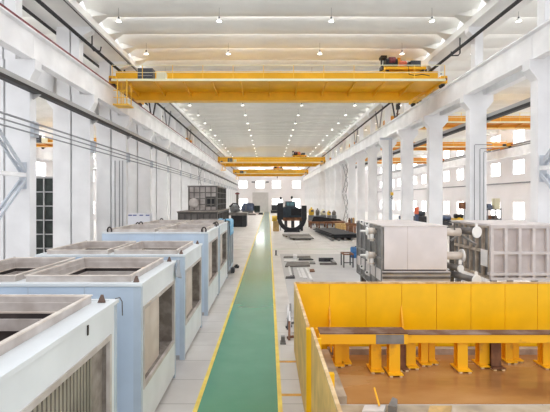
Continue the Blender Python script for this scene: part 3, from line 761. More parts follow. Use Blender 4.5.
# ------------------------------------------------------------------ ribbed tanks behind the units
def ribbed(label, x0, x1, y0, y1, z0, z1, nx, nz, ny, face, rib, side, side_rib, group=None, rw=0.10, dep=0.10, name='ribbed_tank'):
    t = thing(name, label, 'tank', ((x0+x1)/2, (y0+y1)/2, z0), group)
    MB().box(x0+dep, x1-dep, y0+dep, y1-dep, z0+0.02, z1-0.02).build('body', face, t)
    def grid(u0, u1, n, v0, v1, m, w0, w1, plane):
        hs = []
        for i in range(n):
            for j in range(m):
                a = u0+rw + (u1-u0-rw)*i/n; b = u0 + (u1-u0-rw)*(i+1)/n
                c = v0+rw + (v1-v0-rw)*j/m; d = v0 + (v1-v0-rw)*(j+1)/m
                hs.append((a, b, c, d))
        return MB().holed(u0, u1, v0, v1, hs, w0, w1, plane)
    grid(x0, x1, nx, z0, z1, nz, y0, y0+dep+0.01, 'xz').build('front_ribs', rib, t)
    grid(x0, x1, nx, z0, z1, nz, y1-dep-0.01, y1, 'xz').build('back_ribs', rib, t)
    MB().box(x1-dep-0.005, x1-dep+0.02, y0+dep, y1-dep, z0+0.03, z1-0.03).build('side_sheet', side, t)
    MB().box(x0+dep-0.02, x0+dep+0.005, y0+dep, y1-dep, z0+0.03, z1-0.03).build('side_sheet', side, t)
    grid(y0+dep, y1-dep, ny, z0, z1, nz, x1-dep, x1, 'yz').build('side_ribs', side_rib, t)
    grid(y0+dep, y1-dep, ny, z0, z1, nz, x0, x0+dep, 'yz').build('side_ribs', side_rib, t)
    MB().box(x0-0.03, x1+0.03, y0-0.03, y1+0.03, z1-0.03, z1+0.04).build('top_plate', rib, t)
    return t
t = ribbed('low grey ribbed tank under the taller one behind the cooler units', -5.9, -3.35, 26.6, 34.5, 0.0, 3.33, 6, 3, 8, 'tank_grey', 'tank_rib_dark', 'tank_grey', 'tank_rib_dark')
MB().box(-5.95, -3.3, 26.5, 34.6, 3.37, 3.42).build('cover_sheet', 'stone_grey', t)
t = ribbed('tall grey ribbed tank with round port on top of the low tank', gx(188, 28), gx(217, 28), 28.0, 34.0, 3.42, gz(186.2, 28), 5, 4, 6, 'tank_face', 'tank_grey', 'tank_rib_dark', 'tank_rib_dark', rw=0.06)
cx, cz = gx(193.8, 28), gz(203, 28)
MB().lathe([(0.01,-0.06),(0.30,-0.06),(0.34,-0.02),(0.34,0.12),(0.01,0.12)], (cx, 28.0, cz), 24, 'y').build('round_port', 'tank_face', t, smooth=True)
a0, a1, b0, b1 = gx(205.8, 28), gx(215.6, 28), gz(206.8, 28), gz(196.5, 28)
q = MB().holed(a0, a1, b0, b1, [(a0+0.08, a1-0.08, b0+0.08, b1-0.08)], 27.95, 28.1, 'xz').build('hatch_frame', 'tank_rib_dark', t)
MB().box(a0+0.06, a1-0.06, 28.06, 28.1, b0+0.06, b1-0.06).build('hatch', 'black_steel', q)
# white cabinet with blue marks
t = thing('control_cabinet', 'white control cabinet with blue dashes behind the taller cooler units', 'cabinet', (gx(139.5, 29), 29.2, 0))
MB().box(gx(128.5, 29), gx(150.5, 29), 28.9, 29.5, 0, gz(213.5, 29)).build('body', 'cabinet_white', t, bevel=0.02)
for a in (128.9, 133.4, 140.0, 146.2): MB().box(gx(a, 29), gx(a+3.6, 29), 28.88, 28.9, gz(215.7, 29), gz(214.7, 29)).build('nameplate', 'mark_blue', t, label='small blue plate')
# dark cage tank in the left neighbouring bay
t = ribbed('tall dark green grid tank in the left neighbouring bay', -17.6, -14.1, 27.0, 31.0, 0.0, 5.65, 5, 6, 4, 'dark_green', 'tray_grey', 'dark_green', 'tray_grey', rw=0.07)
t = lattice(-22.0, 33.0, 6.0, 48.0, 6.0, 'grey lattice girder in the left neighbouring bay', 'pipe_grey', 1.2, 'lattice_girder')
for y in (34.0, 47.0): MB().bar((-22.0, y, 0), (-22.0, y, 6.0), 0.3).build('post', 'pipe_grey', t)

# ------------------------------------------------------------------ machines farther down, left of the lane
t = thing('milling_machine', 'dark grey boxy machine with rounded hood beside the far walkway', 'machine', (-4.4, 62.5, 0))
x0, x1 = gx(231, 62), gx(246.5, 62)
MB().box(x0, x1-0.6, 62, 64.5, 0.1, 1.75).build('body', 'black_steel', t, bevel=0.03)
MB().box(x1-0.6, x1, 62.1, 64.4, 0.1, 1.75).build('side_cabinet', 'dark_steel', t, bevel=0.03)
MB().box(x0-0.5, x1+0.1, 61.8, 65.5, 1.75, 2.15).build('table', 'tank_grey', t, bevel=0.02)
MB().cyl((x0-0.2, 63.5, 2.55), (x0+1.2, 63.5, 2.9), 0.75, 0.55, n=20).build('hood', 'machine_grey', t, smooth=True)
MB().tube([(x0-0.3, 63, 3.0), (x0+0.2, 63, 3.55), (x0+0.9, 63, 3.5), (x0+1.3, 63, 2.9)], 0.12).build('hose', 'dark_steel', t, smooth=True)
MB().box(x0+0.1, x1-0.1, 62.1, 64.4, 0, 0.1).build('plinth', 'dark_steel', t)
t = thing('signal_post', 'thin dark post with red band near the far left columns', 'post', (gx(237.4, 100), 100, 0))
xx = gx(237.4, 100)
MB().bar((xx, 100, 0), (xx, 100, 5.9), 0.55).build('post', 'tank_grey', t)
MB().box(xx-0.5, xx+0.5, 99.6, 100.4, gz(194.3, 100), gz(193, 100)).build('band', 'conductor_red', t)
t = thing('drilling_machine', 'dark blue machine beyond the grey machine near the far wall', 'machine', (gx(247.5, 120), 120, 0))
x0, x1 = gx(241.3, 120), gx(254, 120)
MB().prism([(x0, 0.9), (x0, 1.9), (x0+0.7, 3.1), (x1-0.4, 3.1), (x1, 2.7), (x1, 0.9)], 119.5, 122, 'y').build('body', 'machine_blue', t, bevel=0.05)
MB().box(x0+0.3, x1-0.3, 119.8, 121.8, 0, 0.9).build('base', 'machine_grey', t)
MB().box(gx(246, 120)-0.15, gx(246, 120)+0.15, 119.3, 119.5, 1.0, 2.6).build('column', 'machine_grey', t)
t = thing('machine_box', 'small grey green machine box beside the dark blue machine', 'machine', (gx(257, 121), 121, 0))
MB().box(gx(254.3, 121), gx(260, 121), 120.2, 122, 0.5, gz(205.6, 121)).build('body', 'dark_green', t, bevel=0.05)
MB().box(gx(254.8, 121), gx(259.5, 121), 120.4, 121.8, 0, 0.5).build('base', 'machine_grey', t)
for k, (a, b, y, h, m) in enumerate(((258.3, 263.2, 112, 0.55, 'dark_steel'), (247, 256, 108, 0.35, 'tank_grey'), (249, 262, 116, 0.3, 'crate_recess'))):
    o = MB()
    for q in range(3): o.box(gx(a, y)+0.1*q, gx(b, y)-0.07*q, y, y+2.2, h*q/3, h*(q+1)/3-0.01)
    tag(o.build('steel_stack', m), ('small dark', 'grey', 'wide pale')[k] + ' low stack of steel on the far floor beside the walkway', 'stack')

# ------------------------------------------------------------------ ring machine
Y0 = 52.7
cx, cz, R = gx(291.8, Y0), 1.88, 1.87
t = thing('ring_positioner', 'big dark steel turning ring standing on the floor', 'positioner', (cx, Y0, 0))
MB().torus((cx, Y0, cz), R, 0.52, 0.5, math.radians(-205), math.radians(28), 48).build('ring', 'black_steel', t, bevel=0.02)
MB().box(cx-R-0.02, cx-R+0.75, Y0-0.3, Y0+0.3, 1.6, 3.75).build('upright', 'black_steel', t, bevel=0.03)
MB().box(cx+R-0.6, cx+R+0.02, Y0-0.3, Y0+0.3, 1.6, 3.4).build('upright', 'black_steel', t, bevel=0.03)
MB().box(cx-1.0, cx+1.0, Y0-0.45, Y0+0.45, 0, 0.12).build('base', 'dark_steel', t)
for s in (-1, 1): MB().cyl((cx+s*0.8, Y0-0.35, 0.2), (cx+s*0.8, Y0+0.35, 0.2), 0.16).build('roller', 'dark_steel', t, smooth=True)
t = thing('welding_machine', 'dark slate machine with teal windows behind the big ring', 'machine', (cx, 55.5, 0))
Y1 = 54.5
a, b = gx(282.5, Y1), gx(304.3, Y1)
zt, zb = gz(206.4, Y1), gz(217.5, Y1)
MB().prism([(a, zb), (a, zt-0.2), (a+0.5, zt), (b-1.2, zt), (b-0.1, zt-0.5), (b, zb)], Y1, Y1+3.2, 'y').build('hull', 'machine_slate', t, bevel=0.04)
MB().box(gx(291, Y1), gx(303.6, Y1), Y1-0.06, Y1, gz(215.5, Y1), gz(208.6, Y1)).build('front_plate', 'black_steel', t)
c = MB().prism([(gx(285.3, Y1), zt), (gx(286, Y1), gz(201.3, Y1)), (gx(295.3, Y1), gz(201.3, Y1)), (gx(296, Y1), zt)], Y1+0.2, Y1+2.2, 'y').build('cab', 'machine_slate', t, bevel=0.03)
for p, q in ((286.8, 289.6), (290.4, 294.3)): MB().box(gx(p, Y1), gx(q, Y1), Y1+0.17, Y1+0.2, gz(205.6, Y1), gz(202.4, Y1)).build('pane', 'glass_teal', c)
for px, py in ((280.9, 198.3), (292.1, 197.4)):
    p = MB().bar((gx(px, Y1), Y1+0.8, 0.0 if px < 282 else zt), (gx(px, Y1), Y1+0.8, gz(py+1.2, Y1)), 0.09).build('post', 'dark_steel', t)
    MB().lathe([(0.02,-0.2),(0.12,-0.16),(0.15,0),(0.12,0.16),(0.02,0.2)], (gx(px, Y1), Y1+0.8, gz(py, Y1)), 12).build('lamp', 'black_steel', p, smooth=True)
MB().box(a+0.1, b+0.1, Y1+0.1, Y1+3, 1.35, zb).build('table', 'rust_brown', t)
for xx in (a+0.5, (a+b)/2, b-0.3):
    for yy in (Y1+0.3, Y1+2.7): MB().box(xx-0.14, xx+0.14, yy-0.14, yy+0.14, 0, 1.35).build('leg', 'dark_steel', t)
t = thing('drive_motor', 'yellow drive motor on a block beside the big dark ring', 'motor', (gx(274.5, 54), 54, 0))
MB().cyl((gx(272, 54), 54, gz(218.5, 54)), (gx(277, 54), 54, gz(218.5, 54)), 0.38, n=16).build('body', 'machine_yellow', t, smooth=True)
MB().box(gx(273, 54), gx(279, 54), 53.6, 54.4, 0, gz(221, 54)).build('base', 'wood_tan', t)
MB().cyl((gx(277, 54), 54, gz(218.5, 54)), (gx(279.5, 54), 54, gz(218.5, 54)), 0.12, n=10).build('shaft', 'dark_steel', t, smooth=True)
for k, (p, q, u, v) in enumerate(((271.6, 279.6, 204.9, 209.8), (270.8, 279.3, 210.3, 212.6))):
    t = thing('steel_case', ('upper taller' if k == 0 else 'lower flat') + ' dark grey case in the far stack near the roller door', 'case', (gx(275, 126), 126, gz(v, 126)))
    MB().box(gx(p, 126), gx(q, 126), 125, 127, 0.0 if k else gz(210.3, 126)+0.05, gz(u, 126)).build('body', 'dark_steel', t, bevel=0.04)
    MB().box(gx(p, 126)-0.05, gx(q, 126)+0.05, 124.95, 127.05, gz(u, 126)-0.15, gz(u, 126)+0.03).build('lid', 'tank_grey', t)

# ------------------------------------------------------------------ long work benches, right of the lane
def bench(name, label, x0, x1, y0, y1, zt, m, nl, top_m=None):
    t = thing(name, label, 'bench', ((x0+x1)/2, (y0+y1)/2, 0))
    MB().box(x0, x1, y0, y1, zt-0.12, zt).build('top', top_m or m, t)
    MB().holed(x0+0.05, x1-0.05, y0+0.05, y1-0.05, [(x0+0.2, x1-0.2, y0+0.2, y1-0.2)], zt-0.3, zt-0.12, 'xy').build('apron', m, t)
    for i in range(nl):
        xx = x0+0.2+(x1-x0-0.4)*i/(nl-1)
        for yy in (y0+0.2, y1-0.2): MB().box(xx-0.1, xx+0.1, yy-0.1, yy+0.1, 0, zt-0.12).build('leg', m, t)
    return t
YB = 59.0
bench('steel_bench', 'long rusty brown work bench beside the big ring', 5.9, 11.0, YB, YB+3, 1.0, 'rust_brown', 5)
for k in range(4):
    o = MB().prism([(gx(312+6*k, YB), 1.0), (gx(325+6.5*k, YB), 1.0), (gx(324+6*k, YB), 1.62-0.12*k), (gx(314+6*k, YB), 1.75-0.15*k)], YB+0.2+0.6*k, YB+0.7+0.6*k, 'y').build('steel_slab', 'black_steel')
    tag(o, '%s black slab leaning in the row on the rusty bench' % ORD[k], 'slab', 'black slabs on the rusty bench')
for k, (px, m, h, w) in enumerate(((311.4, 'machine_yellow', 8, 5.6), (317.6, 'tank_grey', 7, 4.2), (323, 'cabinet_pale', 6.0, 5.6), (329, 'machine_yellow', 4.8, 3.8), (334, 'tank_grey', 5.0, 4.2))):
    Yk = 66.0; t = thing('small_machine', '%s small machine from the ring in the row behind the black slabs' % ORD[k], 'machine', (gx(px, Yk), Yk, 0))
    r = gx(px+w/2, Yk) - gx(px, Yk); zc = gz(215.2-h/2, Yk)
    hh = h*Yk/F/2
    MB().lathe([(r*0.5,-hh),(r*0.95,-hh*0.9),(r,0),(r*0.8,hh*0.5),(r*0.35,hh*0.62),(r*0.3,hh)], (gx(px, Yk), Yk, zc), 14).build('body', m, t, smooth=True)
    MB().box(gx(px, Yk)-r*1.1, gx(px, Yk)+r*1.1, Yk-0.3, Yk+0.3, 0, zc-hh).build('base', 'machine_grey', t, bevel=0.05)
    MB().box(gx(px, Yk)-r*0.3, gx(px, Yk)+r*0.7, Yk-0.5, Yk-0.2, zc-r*0.2, zc+r*0.5).build('panel', 'tank_grey', t)
bench('steel_bench', 'second rusty bench beyond the tan timber crate', 11.35-2.2, 11.3, 52, 55, 1.1, 'rust_brown', 3) if False else None
t = thing('timber_crate', 'tan timber crate on the floor beside the rusty bench', 'crate', (gx(341, 56), 56.6, 0))
x0, x1 = gx(336.5, 56), gx(346, 56)
MB().box(x0, x1, 56, 57.3, 0.08, 0.85).build('body', 'wood_tan', t)
for f in (0.0, 0.5, 0.92): MB().box(x0+(x1-x0)*f, x0+(x1-x0)*f+0.1, 55.97, 56.0, 0.05, 0.88).build('batten', 'wood_tan', t)
MB().box(x0, x1, 56.02, 57.28, 0, 0.08).build('skid', 'rust_brown', t)
t = bench('steel_bench', 'short rusty bench with clutter near the ribbed right columns', gx(349, 48), gx(357, 48), 48, 50.5, 1.35, 'rust_brown', 3)
for k, (px, m) in enumerate(((350.5, 'rust_brown'), (353, 'machine_grey'), (355.5, 'wood_tan'))):
    o = MB().box(gx(px, 48)-0.12, gx(px, 48)+0.12, 48.5+0.3*k, 48.8+0.3*k, 1.35, 1.75+0.1*k).cyl((gx(px, 48), 48.6+0.3*k, 1.7), (gx(px, 48), 48.6+0.3*k, 2.0), 0.07).build('tool_box', m); tag(o, '%s small tool box on the short rusty bench' % ORD[k], 'box')
# black plate stack and grey plates on the floor
for k in range(4):
    z = 0.22 + 0.1*k
    dx, dy = (0.0, 0.25, -0.15, 0.1)[k], (0.0, -0.4, 0.3, -0.1)[k]
    o = MB().prism([(6.6+dx, 42.0+dy), (9.3+dx, 42.6+dy), (8.3+dx, 51.6+dy), (5.7+dx, 51.0+dy)], z, z+0.08, 'z').build('steel_plate', 'black_steel')
    tag(o, '%s black plate from the floor in the large dark plate stack' % ORD[k], 'plate', 'stacked black plates')
for k in range(4):
    o = MB().box(6.3+0.7*k, 6.5+0.7*k, 41.0+0.25*k, 47.8, 0, 0.21).build('support_bar', 'scrap_grey'); tag(o, '%s grey bar supporting the black plate stack' % ORD[k], 'bar', 'bars under the black plates')
ya = 43.0
for k, (p, q, y0, y1) in enumerate(((283, 311, 45.2, 47.6), (290, 314, 42.2, 44.6))):
    o = MB()
    x0, x1 = gx(p, y0), gx(q, y0)
    o.box(x0, x1, y0, y1, 0.12, 0.2).box(x0+0.3, x0+0.5, y0+0.1, y1-0.1, 0, 0.12).box(x1-0.5, x1-0.3, y0+0.1, y1-0.1, 0, 0.12)
    tag(o.build('steel_pallet', 'tank_grey'), ('farther' if k == 0 else 'nearer') + ' flat grey steel pallet on the floor in front of the ring', 'pallet')

# ------------------------------------------------------------------ loose steel on the grey floor zone
def flat(name, mtl, label, corners, z0, z1, cat='bar', group=None):
    P = [(gx(px, gy(py)), gy(py)) for px, py in corners]
    return tag(MB().prism(P, z0, z1, 'z').build(name, mtl), label, cat, group)
B0 = 0.008
flat('steel_sheet', 'tank_grey', 'grey sheet lying across the loose steel on the floor', [(285, 267.5), (310, 266.8), (308.5, 263), (287, 263.4)], B0, 0.10, 'sheet')
flat('steel_strip', 'scrap_white', 'first white strip of the bright bundle on the floor', [(300, 278.3), (302.5, 278.3), (298.7, 268.8), (296.6, 268.8)], B0, 0.05)
flat('steel_strip', 'scrap_white', 'second white strip of the bright bundle on the floor', [(303.2, 278.9), (307.5, 279), (302.6, 268.7), (299.2, 268.8)], B0, 0.06)
flat('steel_strip', 'scrap_white', 'third white strip of the bright bundle on the floor', [(310.5, 280.8), (313.2, 280.6), (306.8, 268.8), (305, 268.8)], B0, 0.05)
flat('steel_angle', 'scrap_white', 'short pale angle bar beside the bright bundle', [(289.8, 276.8), (292, 276.8), (289.8, 268), (288.3, 268)], B0, 0.10)
flat('steel_angle', 'scrap_grey', 'short grey angle bar beside the bright bundle', [(292.6, 276.8), (294.4, 276.8), (292.6, 268.4), (291, 268.4)], B0, 0.08)
flat('steel_block', 'dark_steel', 'flat dark block at the end of the short angle bars', [(285.5, 278.8), (295, 278.6), (294.8, 277), (286, 277.1)], B0, 0.05)
flat('steel_strip', 'scrap_white', 'white strip beyond the grey sheet', [(284, 262), (296.5, 262.2), (296.5, 260.3), (284.5, 260)], B0, 0.07)
flat('steel_block', 'scrap_white', 'small white block beyond the white strip', [(293, 258.6), (297, 258.8), (297.2, 256.5), (293.2, 256.4)], B0, 0.2)
flat('steel_bar', 'dark_steel', 'long dark bar beyond the grey sheet', [(298.5, 260.6), (313.5, 260.4), (310, 259), (298.8, 259.2)], B0, 0.08)
flat('steel_bar', 'tank_grey', 'thin grey bar farthest in the loose steel', [(283.5, 258.2), (310.5, 257.6), (310, 256.4), (284, 256.8)], B0, 0.06)
flat('steel_bar', 'scrap_grey', 'grey bar beside the end of the grey sheet', [(309.5, 264.4), (315.5, 264.4), (315, 262.6), (309.5, 262.6)], B0, 0.08)
flat('steel_block', 'rust_brown', 'small brown block beyond the bright bundle', [(310, 272.4), (314.8, 272.2), (313.8, 270.2), (309.6, 270.4)], B0, 0.08)
# U-channel frame on the floor
t = thing('channel_frame', 'dark channel frame lying flat beside the loose steel', 'frame', (gx(328, gy(263.4)), gy(263.4), 0))
y0, y1 = gy(265), gy(261.3)
x0, x1 = gx(320, y0), gx(336.8, y0)
MB().box(x0, x1, y0, y0+0.2, B0, 0.12).build('bar', 'tank_grey', t); MB().box(x0+0.1, x1, y1-0.2, y1, B0, 0.25).build('bar', 'dark_steel', t)
MB().box(x1-0.2, x1, y0+0.2, y1-0.2, B0, 0.15).build('bar', 'scrap_grey', t)
# small stand frame and blue drum
ys = gy(267.6); t = thing('stand_frame', 'small steel stand frame beside the big grey crate', 'stand', (gx(348, ys), ys+0.4, 0))
x0, x1 = gx(343.8, ys), gx(353, ys)
for xx in (x0, x1):
    for yy in (ys, ys+0.9): MB().bar((xx, yy, B0), (xx, yy, 0.78), 0.07).build('leg', 'dark_steel', t)
MB().holed(x0-0.04, x1+0.04, ys-0.04, ys+0.94, [(x0+0.05, x1-0.05, ys+0.05, ys+0.85)], 0.78, 0.85, 'xy').build('top_frame', 'rust_brown', t)
MB().bar((x0, ys, 0.3), (x1, ys, 0.3), 0.05).build('crossbar', 'dark_steel', t)
t = thing('plastic_drum', 'blue plastic drum behind the small steel stand', 'drum', (gx(354.3, 29.5), 29.5, 0))
MB().lathe([(0.02,0.01),(0.26,0.01),(0.28,0.05),(0.28,0.40),(0.29,0.42),(0.28,0.44),(0.28,0.72),(0.22,0.78),(0.02,0.78)], (gx(354.3, 29.5), 29.5, 0), 20).build('body', 'blue_plastic', t, smooth=True)
MB().cyl((gx(354.3, 29.5)+0.1, 29.5, 0.78), (gx(354.3, 29.5)+0.1, 29.5, 0.83), 0.05).build('cap', 'dark_steel', t)
# bollard
yb = gy(255.3); t = thing('bollard', 'small dark bollard on the floor beside the walkway line', 'bollard', (gx(276, yb), yb, 0))
MB().cyl((gx(276, yb), yb, 0), (gx(276, yb), yb, 0.38), 0.055, n=12).build('post', 'dark_steel', t, smooth=True)
MB().cyl((gx(276, yb), yb, 0), (gx(276, yb), yb, 0.02), 0.12, n=12).build('base', 'dark_steel', t)

# ------------------------------------------------------------------ big pale crate with nozzles
y0, y1 = 14.0, 18.0
x0, x1, z0, z1 = gx(382.6, y0), gx(448, y0), gz(269.7, y0), gz(226.6, y0)
zs = 1.0
t = thing('heat_exchanger', 'big smooth pale grey box with pipe nozzles behind the yellow fence', 'heat exchanger', ((x0+x1)/2, (y0+y1)/2, 0))
MB().box(x0+0.05, x1-0.03, y0, y1, z0, z1).build('shell', 'crate_pink', t, bevel=0.01)
MB().box(gx(407.6, y0)-0.008, gx(407.6, y0)+0.008, y0-0.006, y0, z0, z1).build('seam', 'crate_recess', t)
MB().box(x0-0.015, x1, y0-0.02, y1+0.02, z1, z1+0.03).build('top_plate', 'crate_rib', t)
hs = []
for i in range(5):
    for j in range(2):
        a = y0+0.08+(y1-y0-0.08)*i/5; b = y0+(y1-y0-0.08)*(i+1)/5
        c = zs+0.08+(z1-zs-0.1)*j/2; d = zs+(z1-zs-0.1)*(j+1)/2
        hs.append((a, b, c, d))
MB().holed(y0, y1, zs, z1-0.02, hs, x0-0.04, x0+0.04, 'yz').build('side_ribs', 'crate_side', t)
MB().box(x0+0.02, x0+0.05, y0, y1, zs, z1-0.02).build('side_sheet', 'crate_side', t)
MB().box(x0+0.06, x1-0.04, y0+0.06, y1-0.06, z0-0.05, z0).build('shade_strip', 'inner_dark', t)  # solid dark strip, colour stands in for shade in the gap underneath
sk = MB().box(x0-0.02, x1+0.06, y0-0.04, y1, z0-0.42, z0-0.05).build('skid', 'crate_rib', t)
MB().box(x0-0.02, x1+0.06, y0-0.10, y0-0.04, z0-0.14, z0-0.08).build('rail', 'tank_grey', sk)
MB().box(x0-0.02, x1+0.06, y0-0.09, y0-0.04, z0-0.30, z0-0.22).build('rail', 'tank_grey', sk)
for xx in (x0+0.1, x1-0.3):
    for yy in (y0+0.1, y1-0.4): MB().box(xx, xx+0.2, yy, yy+0.25, 0, z0-0.42).build('leg', 'tank_grey', t)
k_ = 14.9/21.6
for j, (yy, py) in enumerate(((14.9, 231), (14.9, 255.2))):
    zz = gz(py, yy)
    n = MB().cyl((x0, yy, zz), (x0-0.30, yy, zz), 0.125, n=20).build('nozzle', 'nozzle_cream', t, smooth=True)
    MB().cyl((x0-0.30, yy, zz), (x0-0.34, yy, zz), 0.15, n=20).build('flange', 'flange_white', n, smooth=True)
    MB().cyl((x0-0.34, yy, zz), (x0-0.56, yy, zz), 0.04, n=12).build('spindle', 'flange_white', n, smooth=True)
    MB().cyl((x0-0.15, yy-0.04, zz-0.10), (x0-0.15, yy-0.04, zz-0.36), 0.07, n=16).build('valve', 'flange_white', n, smooth=True)
    MB().cyl((x0-0.15, yy-0.04, zz-0.26), (x0-0.15, yy-0.04, zz-0.30), 0.11, n=16).build('flange', 'nozzle_cream', n, smooth=True)
    MB().cyl((x0-0.27, yy-0.02, zz-0.10), (x0-0.27, yy-0.02, zz-0.30), 0.04, n=12).build('drain', 'flange_white', n, smooth=True)
for px, py, Y in ((361, 223, 16.6), (367.5, 224.8, 15.7), (360.5, 267.5, 16.6), (367, 273.5, 15.7)):
    zc = gz(py, Y)
    l = MB().prism([(x0-0.03, zc-0.11), (x0-0.03, zc+0.11), (x0-0.17, zc+0.11), (x0-0.21, zc+0.03), (x0-0.17, zc-0.04)], Y-0.015, Y+0.015, 'y').build('lifting_lug', 'flange_white', t)
    MB().cyl((x0-0.13, Y-0.02, zc+0.05), (x0-0.13, Y-0.015, zc+0.05), 0.035, n=14).build('eye', 'cable_black', l)
zz = gz(255.6, 14.5)
n = MB().cyl((x1-0.05, 14.5, zz), (gx(461, 14.5), 14.5, zz), 0.14, n=20).build('nozzle', 'nozzle_cream', t, smooth=True)
MB().cyl((gx(461, 14.5), 14.5, zz), (gx(462.6, 14.5), 14.5, zz), 0.235, n=24).build('flange', 'flange_white', n, smooth=True)
zz = gz(232, 14.5)
n = MB().cyl((x1-0.05, 14.5, zz), (gx(460, 14.5), 14.5, zz), 0.14, n=20).build('nozzle', 'nozzle_cream', t, smooth=True)
hx = gx(454.5, 14.4)
hw = MB().lathe([(0.15,-0.015),(0.19,-0.015),(0.19,0.015),(0.15,0.015),(0.15,-0.015)], (hx, 14.4, gz(222.5, 14.4)), 24).build('hand_wheel', 'tank_grey', t, smooth=True)
MB().cyl((hx, 14.4, gz(230, 14.4)), (hx, 14.4, gz(222, 14.4)), 0.03, n=10).build('stem', 'tank_grey', hw)
MB().bar((hx-0.17, 14.4, gz(222.5, 14.4)), (hx+0.17, 14.4, gz(222.5, 14.4)), 0.03).build('spoke', 'tank_grey', hw)
# pipe with the big blind flange between the two boxes
t = thing('pipe_header', 'grey pipe with large white blind flange between the two big boxes', 'pipe', (6.7, 14.6, 0))
fx, fy, fz = gx(476.3, 14.1), 14.1, gz(232, 14.1)
a = Vector((fx-0.42, 15.2, gz(228.5, 15.2))); b = Vector((fx, fy, fz))
MB().cyl(a, b, 0.13, n=18).build('pipe', 'tank_grey', t, smooth=True)
d = (b - a).normalized()
MB().cyl(b, b + d*0.05, 0.20, n=28).build('blind_flange', 'flange_white', t, smooth=True)
MB().box(fx-0.04, fx+0.04, fy-0.03, fy, fz+0.18, fz+0.30).build('lifting_lug', 'flange_white', t)
MB().bar((a.x+0.03, 15.12, 0), (a.x+0.03, 15.12, a.z-0.05), 0.12).build('support', 'tank_rib_dark', t)
MB().tube([(gx(451, 14.8), 14.8, gz(240.5, 14.8)), (gx(460, 14.8), 14.8, gz(234.5, 14.8)), (gx(476, 14.8), 14.8, gz(244.5, 14.8))], 0.045).build('brace', 'crate_side', t)
for k, (p, q, w) in enumerate(((460, 268.5, 'farther'), (476, 280.5, 'nearer'))):
    Y = 14.2 - 0.7*k
    t = thing('pipe_header', w + ' low grey pipe with white lugged flange above the yellow fence top', 'pipe', (gx(p, Y), Y, 0))
    b = Vector((gx(p, Y), Y, gz(q, Y))); a = Vector((b.x-0.42, Y+1.1, b.z+0.05))
    MB().cyl(a, b, 0.11, n=18).build('pipe', 'tank_grey', t, smooth=True)
    d = (b - a).normalized()
    MB().cyl(b, b+d*0.05, (0.13, 0.19)[k], n=28).build('flange', 'flange_white', t, smooth=True)
    MB().prism([(b.x-0.05, b.z+0.15), (b.x+0.05, b.z+0.15), (b.x+0.05, b.z+0.27), (b.x, b.z+0.32), (b.x-0.05, b.z+0.27)], Y-0.03, Y, 'y').build('lifting_lug', 'flange_white', t)
    MB().bar((a.x+0.05, Y+1.0, 0), (a.x+0.05, Y+1.0, a.z-0.05), 0.10).build('support', 'tank_rib_dark', t)

# ------------------------------------------------------------------ ribbed crate at the edge of the picture
yk = 16.0
x0, x1 = gx(491, yk), 11.5
t = ribbed('big pale ribbed steel box beside the first right column', x0, x1, yk, 19.4, gz(280.4, yk), gz(225.6, yk), 5, 2, 6, 'crate_recess', 'crate_rib', 'crate_side', 'kerb_grey', rw=0.11, dep=0.12)
zz = gz(280.4, yk)
MB().box(x0-0.06, x1+0.05, yk-0.06, yk+0.16, zz+0.20, zz+0.30).build('flange', 'crate_rib', t)
for xx in (x0+0.1, x1-0.3):
    for yy in (yk+0.1, 19.1): MB().box(xx, xx+0.2, yy, yy+0.2, 0, zz).build('leg', 'crate_side', t)
MB().box(x0-0.02, x0, yk+0.25, yk+0.75, gz(268, yk), gz(251, yk)).build('sign_plate', 'flange_white', t)

# ------------------------------------------------------------------ yellow fence
ZT = 1.87
def fence_panel(name, label, pts, thick, mtl, seams, rim_m='edge_worn', z0=0.02, loc=None):
    pass
YF = 11.35
t = thing('steel_fence', 'bright yellow steel sheet fence along the back of the rusty floor', 'fence', (6.0, YF, 0))
edges = [gx(p, YF) for p in (295, 329.3, 366, 401.7, 436.5, 471, 505, 537.5)] + [10.05, 11.3]
for i in range(len(edges)-1):
    p = MB().box(edges[i]+0.006, edges[i+1]-0.006, YF, YF+0.03, 0.02, ZT).build('panel', 'fence_yellow', t)
MB().box(edges[0], edges[-1], YF-0.02, YF+0.05, ZT, ZT+0.04).build('top_rail', 'edge_worn', t)
for i in range(1, len(edges)-1):
    MB().box(edges[i]-0.03, edges[i]+0.03, YF+0.03, YF+0.10, 0, ZT).build('post', 'fence_yellow', t)
for px in (329.5, 401.2):
    x = gx(px, YF); MB().prism([(YF, 1.25), (YF, 0.1), (YF-0.35, 0.1)], x-0.018, x+0.018, 'x').build('gusset', 'bench_yellow', t)
t = thing('steel_fence', 'dusty yellow fence wing beside the walkway, farther piece', 'fence', (0.72, 9.4, 0))
MB().hexa([(0.70,7.5,0.02),(0.735,7.5,0.02),(0.735,YF,0.02),(0.70,YF,0.02),(0.70,7.5,ZT),(0.735,7.5,ZT),(0.735,YF,ZT),(0.70,YF,ZT)]).build('panel', 'fence_dusty', t)
MB().box(0.69, 0.745, 7.5, YF, ZT, ZT+0.03).build('top_rail', 'edge_worn', t)
MB().box(0.735, 0.75, 7.55, YF, 0.1, ZT).build('inner_sheet', 'fence_yellow', t)
MB().box(0.68, 0.78, 7.40, 7.50, 0, ZT-0.02).build('post', 'fence_yellow', t)
t = thing('steel_fence', 'dusty yellow fence wing beside the walkway, nearer piece', 'fence', (0.78, 5.4, 0))
MB().box(0.76, 0.79, 3.5, 7.34, 0.02, ZT).build('panel', 'fence_dusty', t)
MB().box(0.75, 0.80, 3.5, 7.36, ZT, ZT+0.03).build('top_rail', 'edge_worn', t)
MB().box(0.79, 0.81, 3.5, 7.34, 0.1, ZT-0.05).build('inner_sheet', 'fence_yellow', t)
for k in range(3): MB().box(0.81, 0.90, 4.2+1.4*k, 4.28+1.4*k, 0, ZT-0.06).build('post', 'fence_yellow', t)
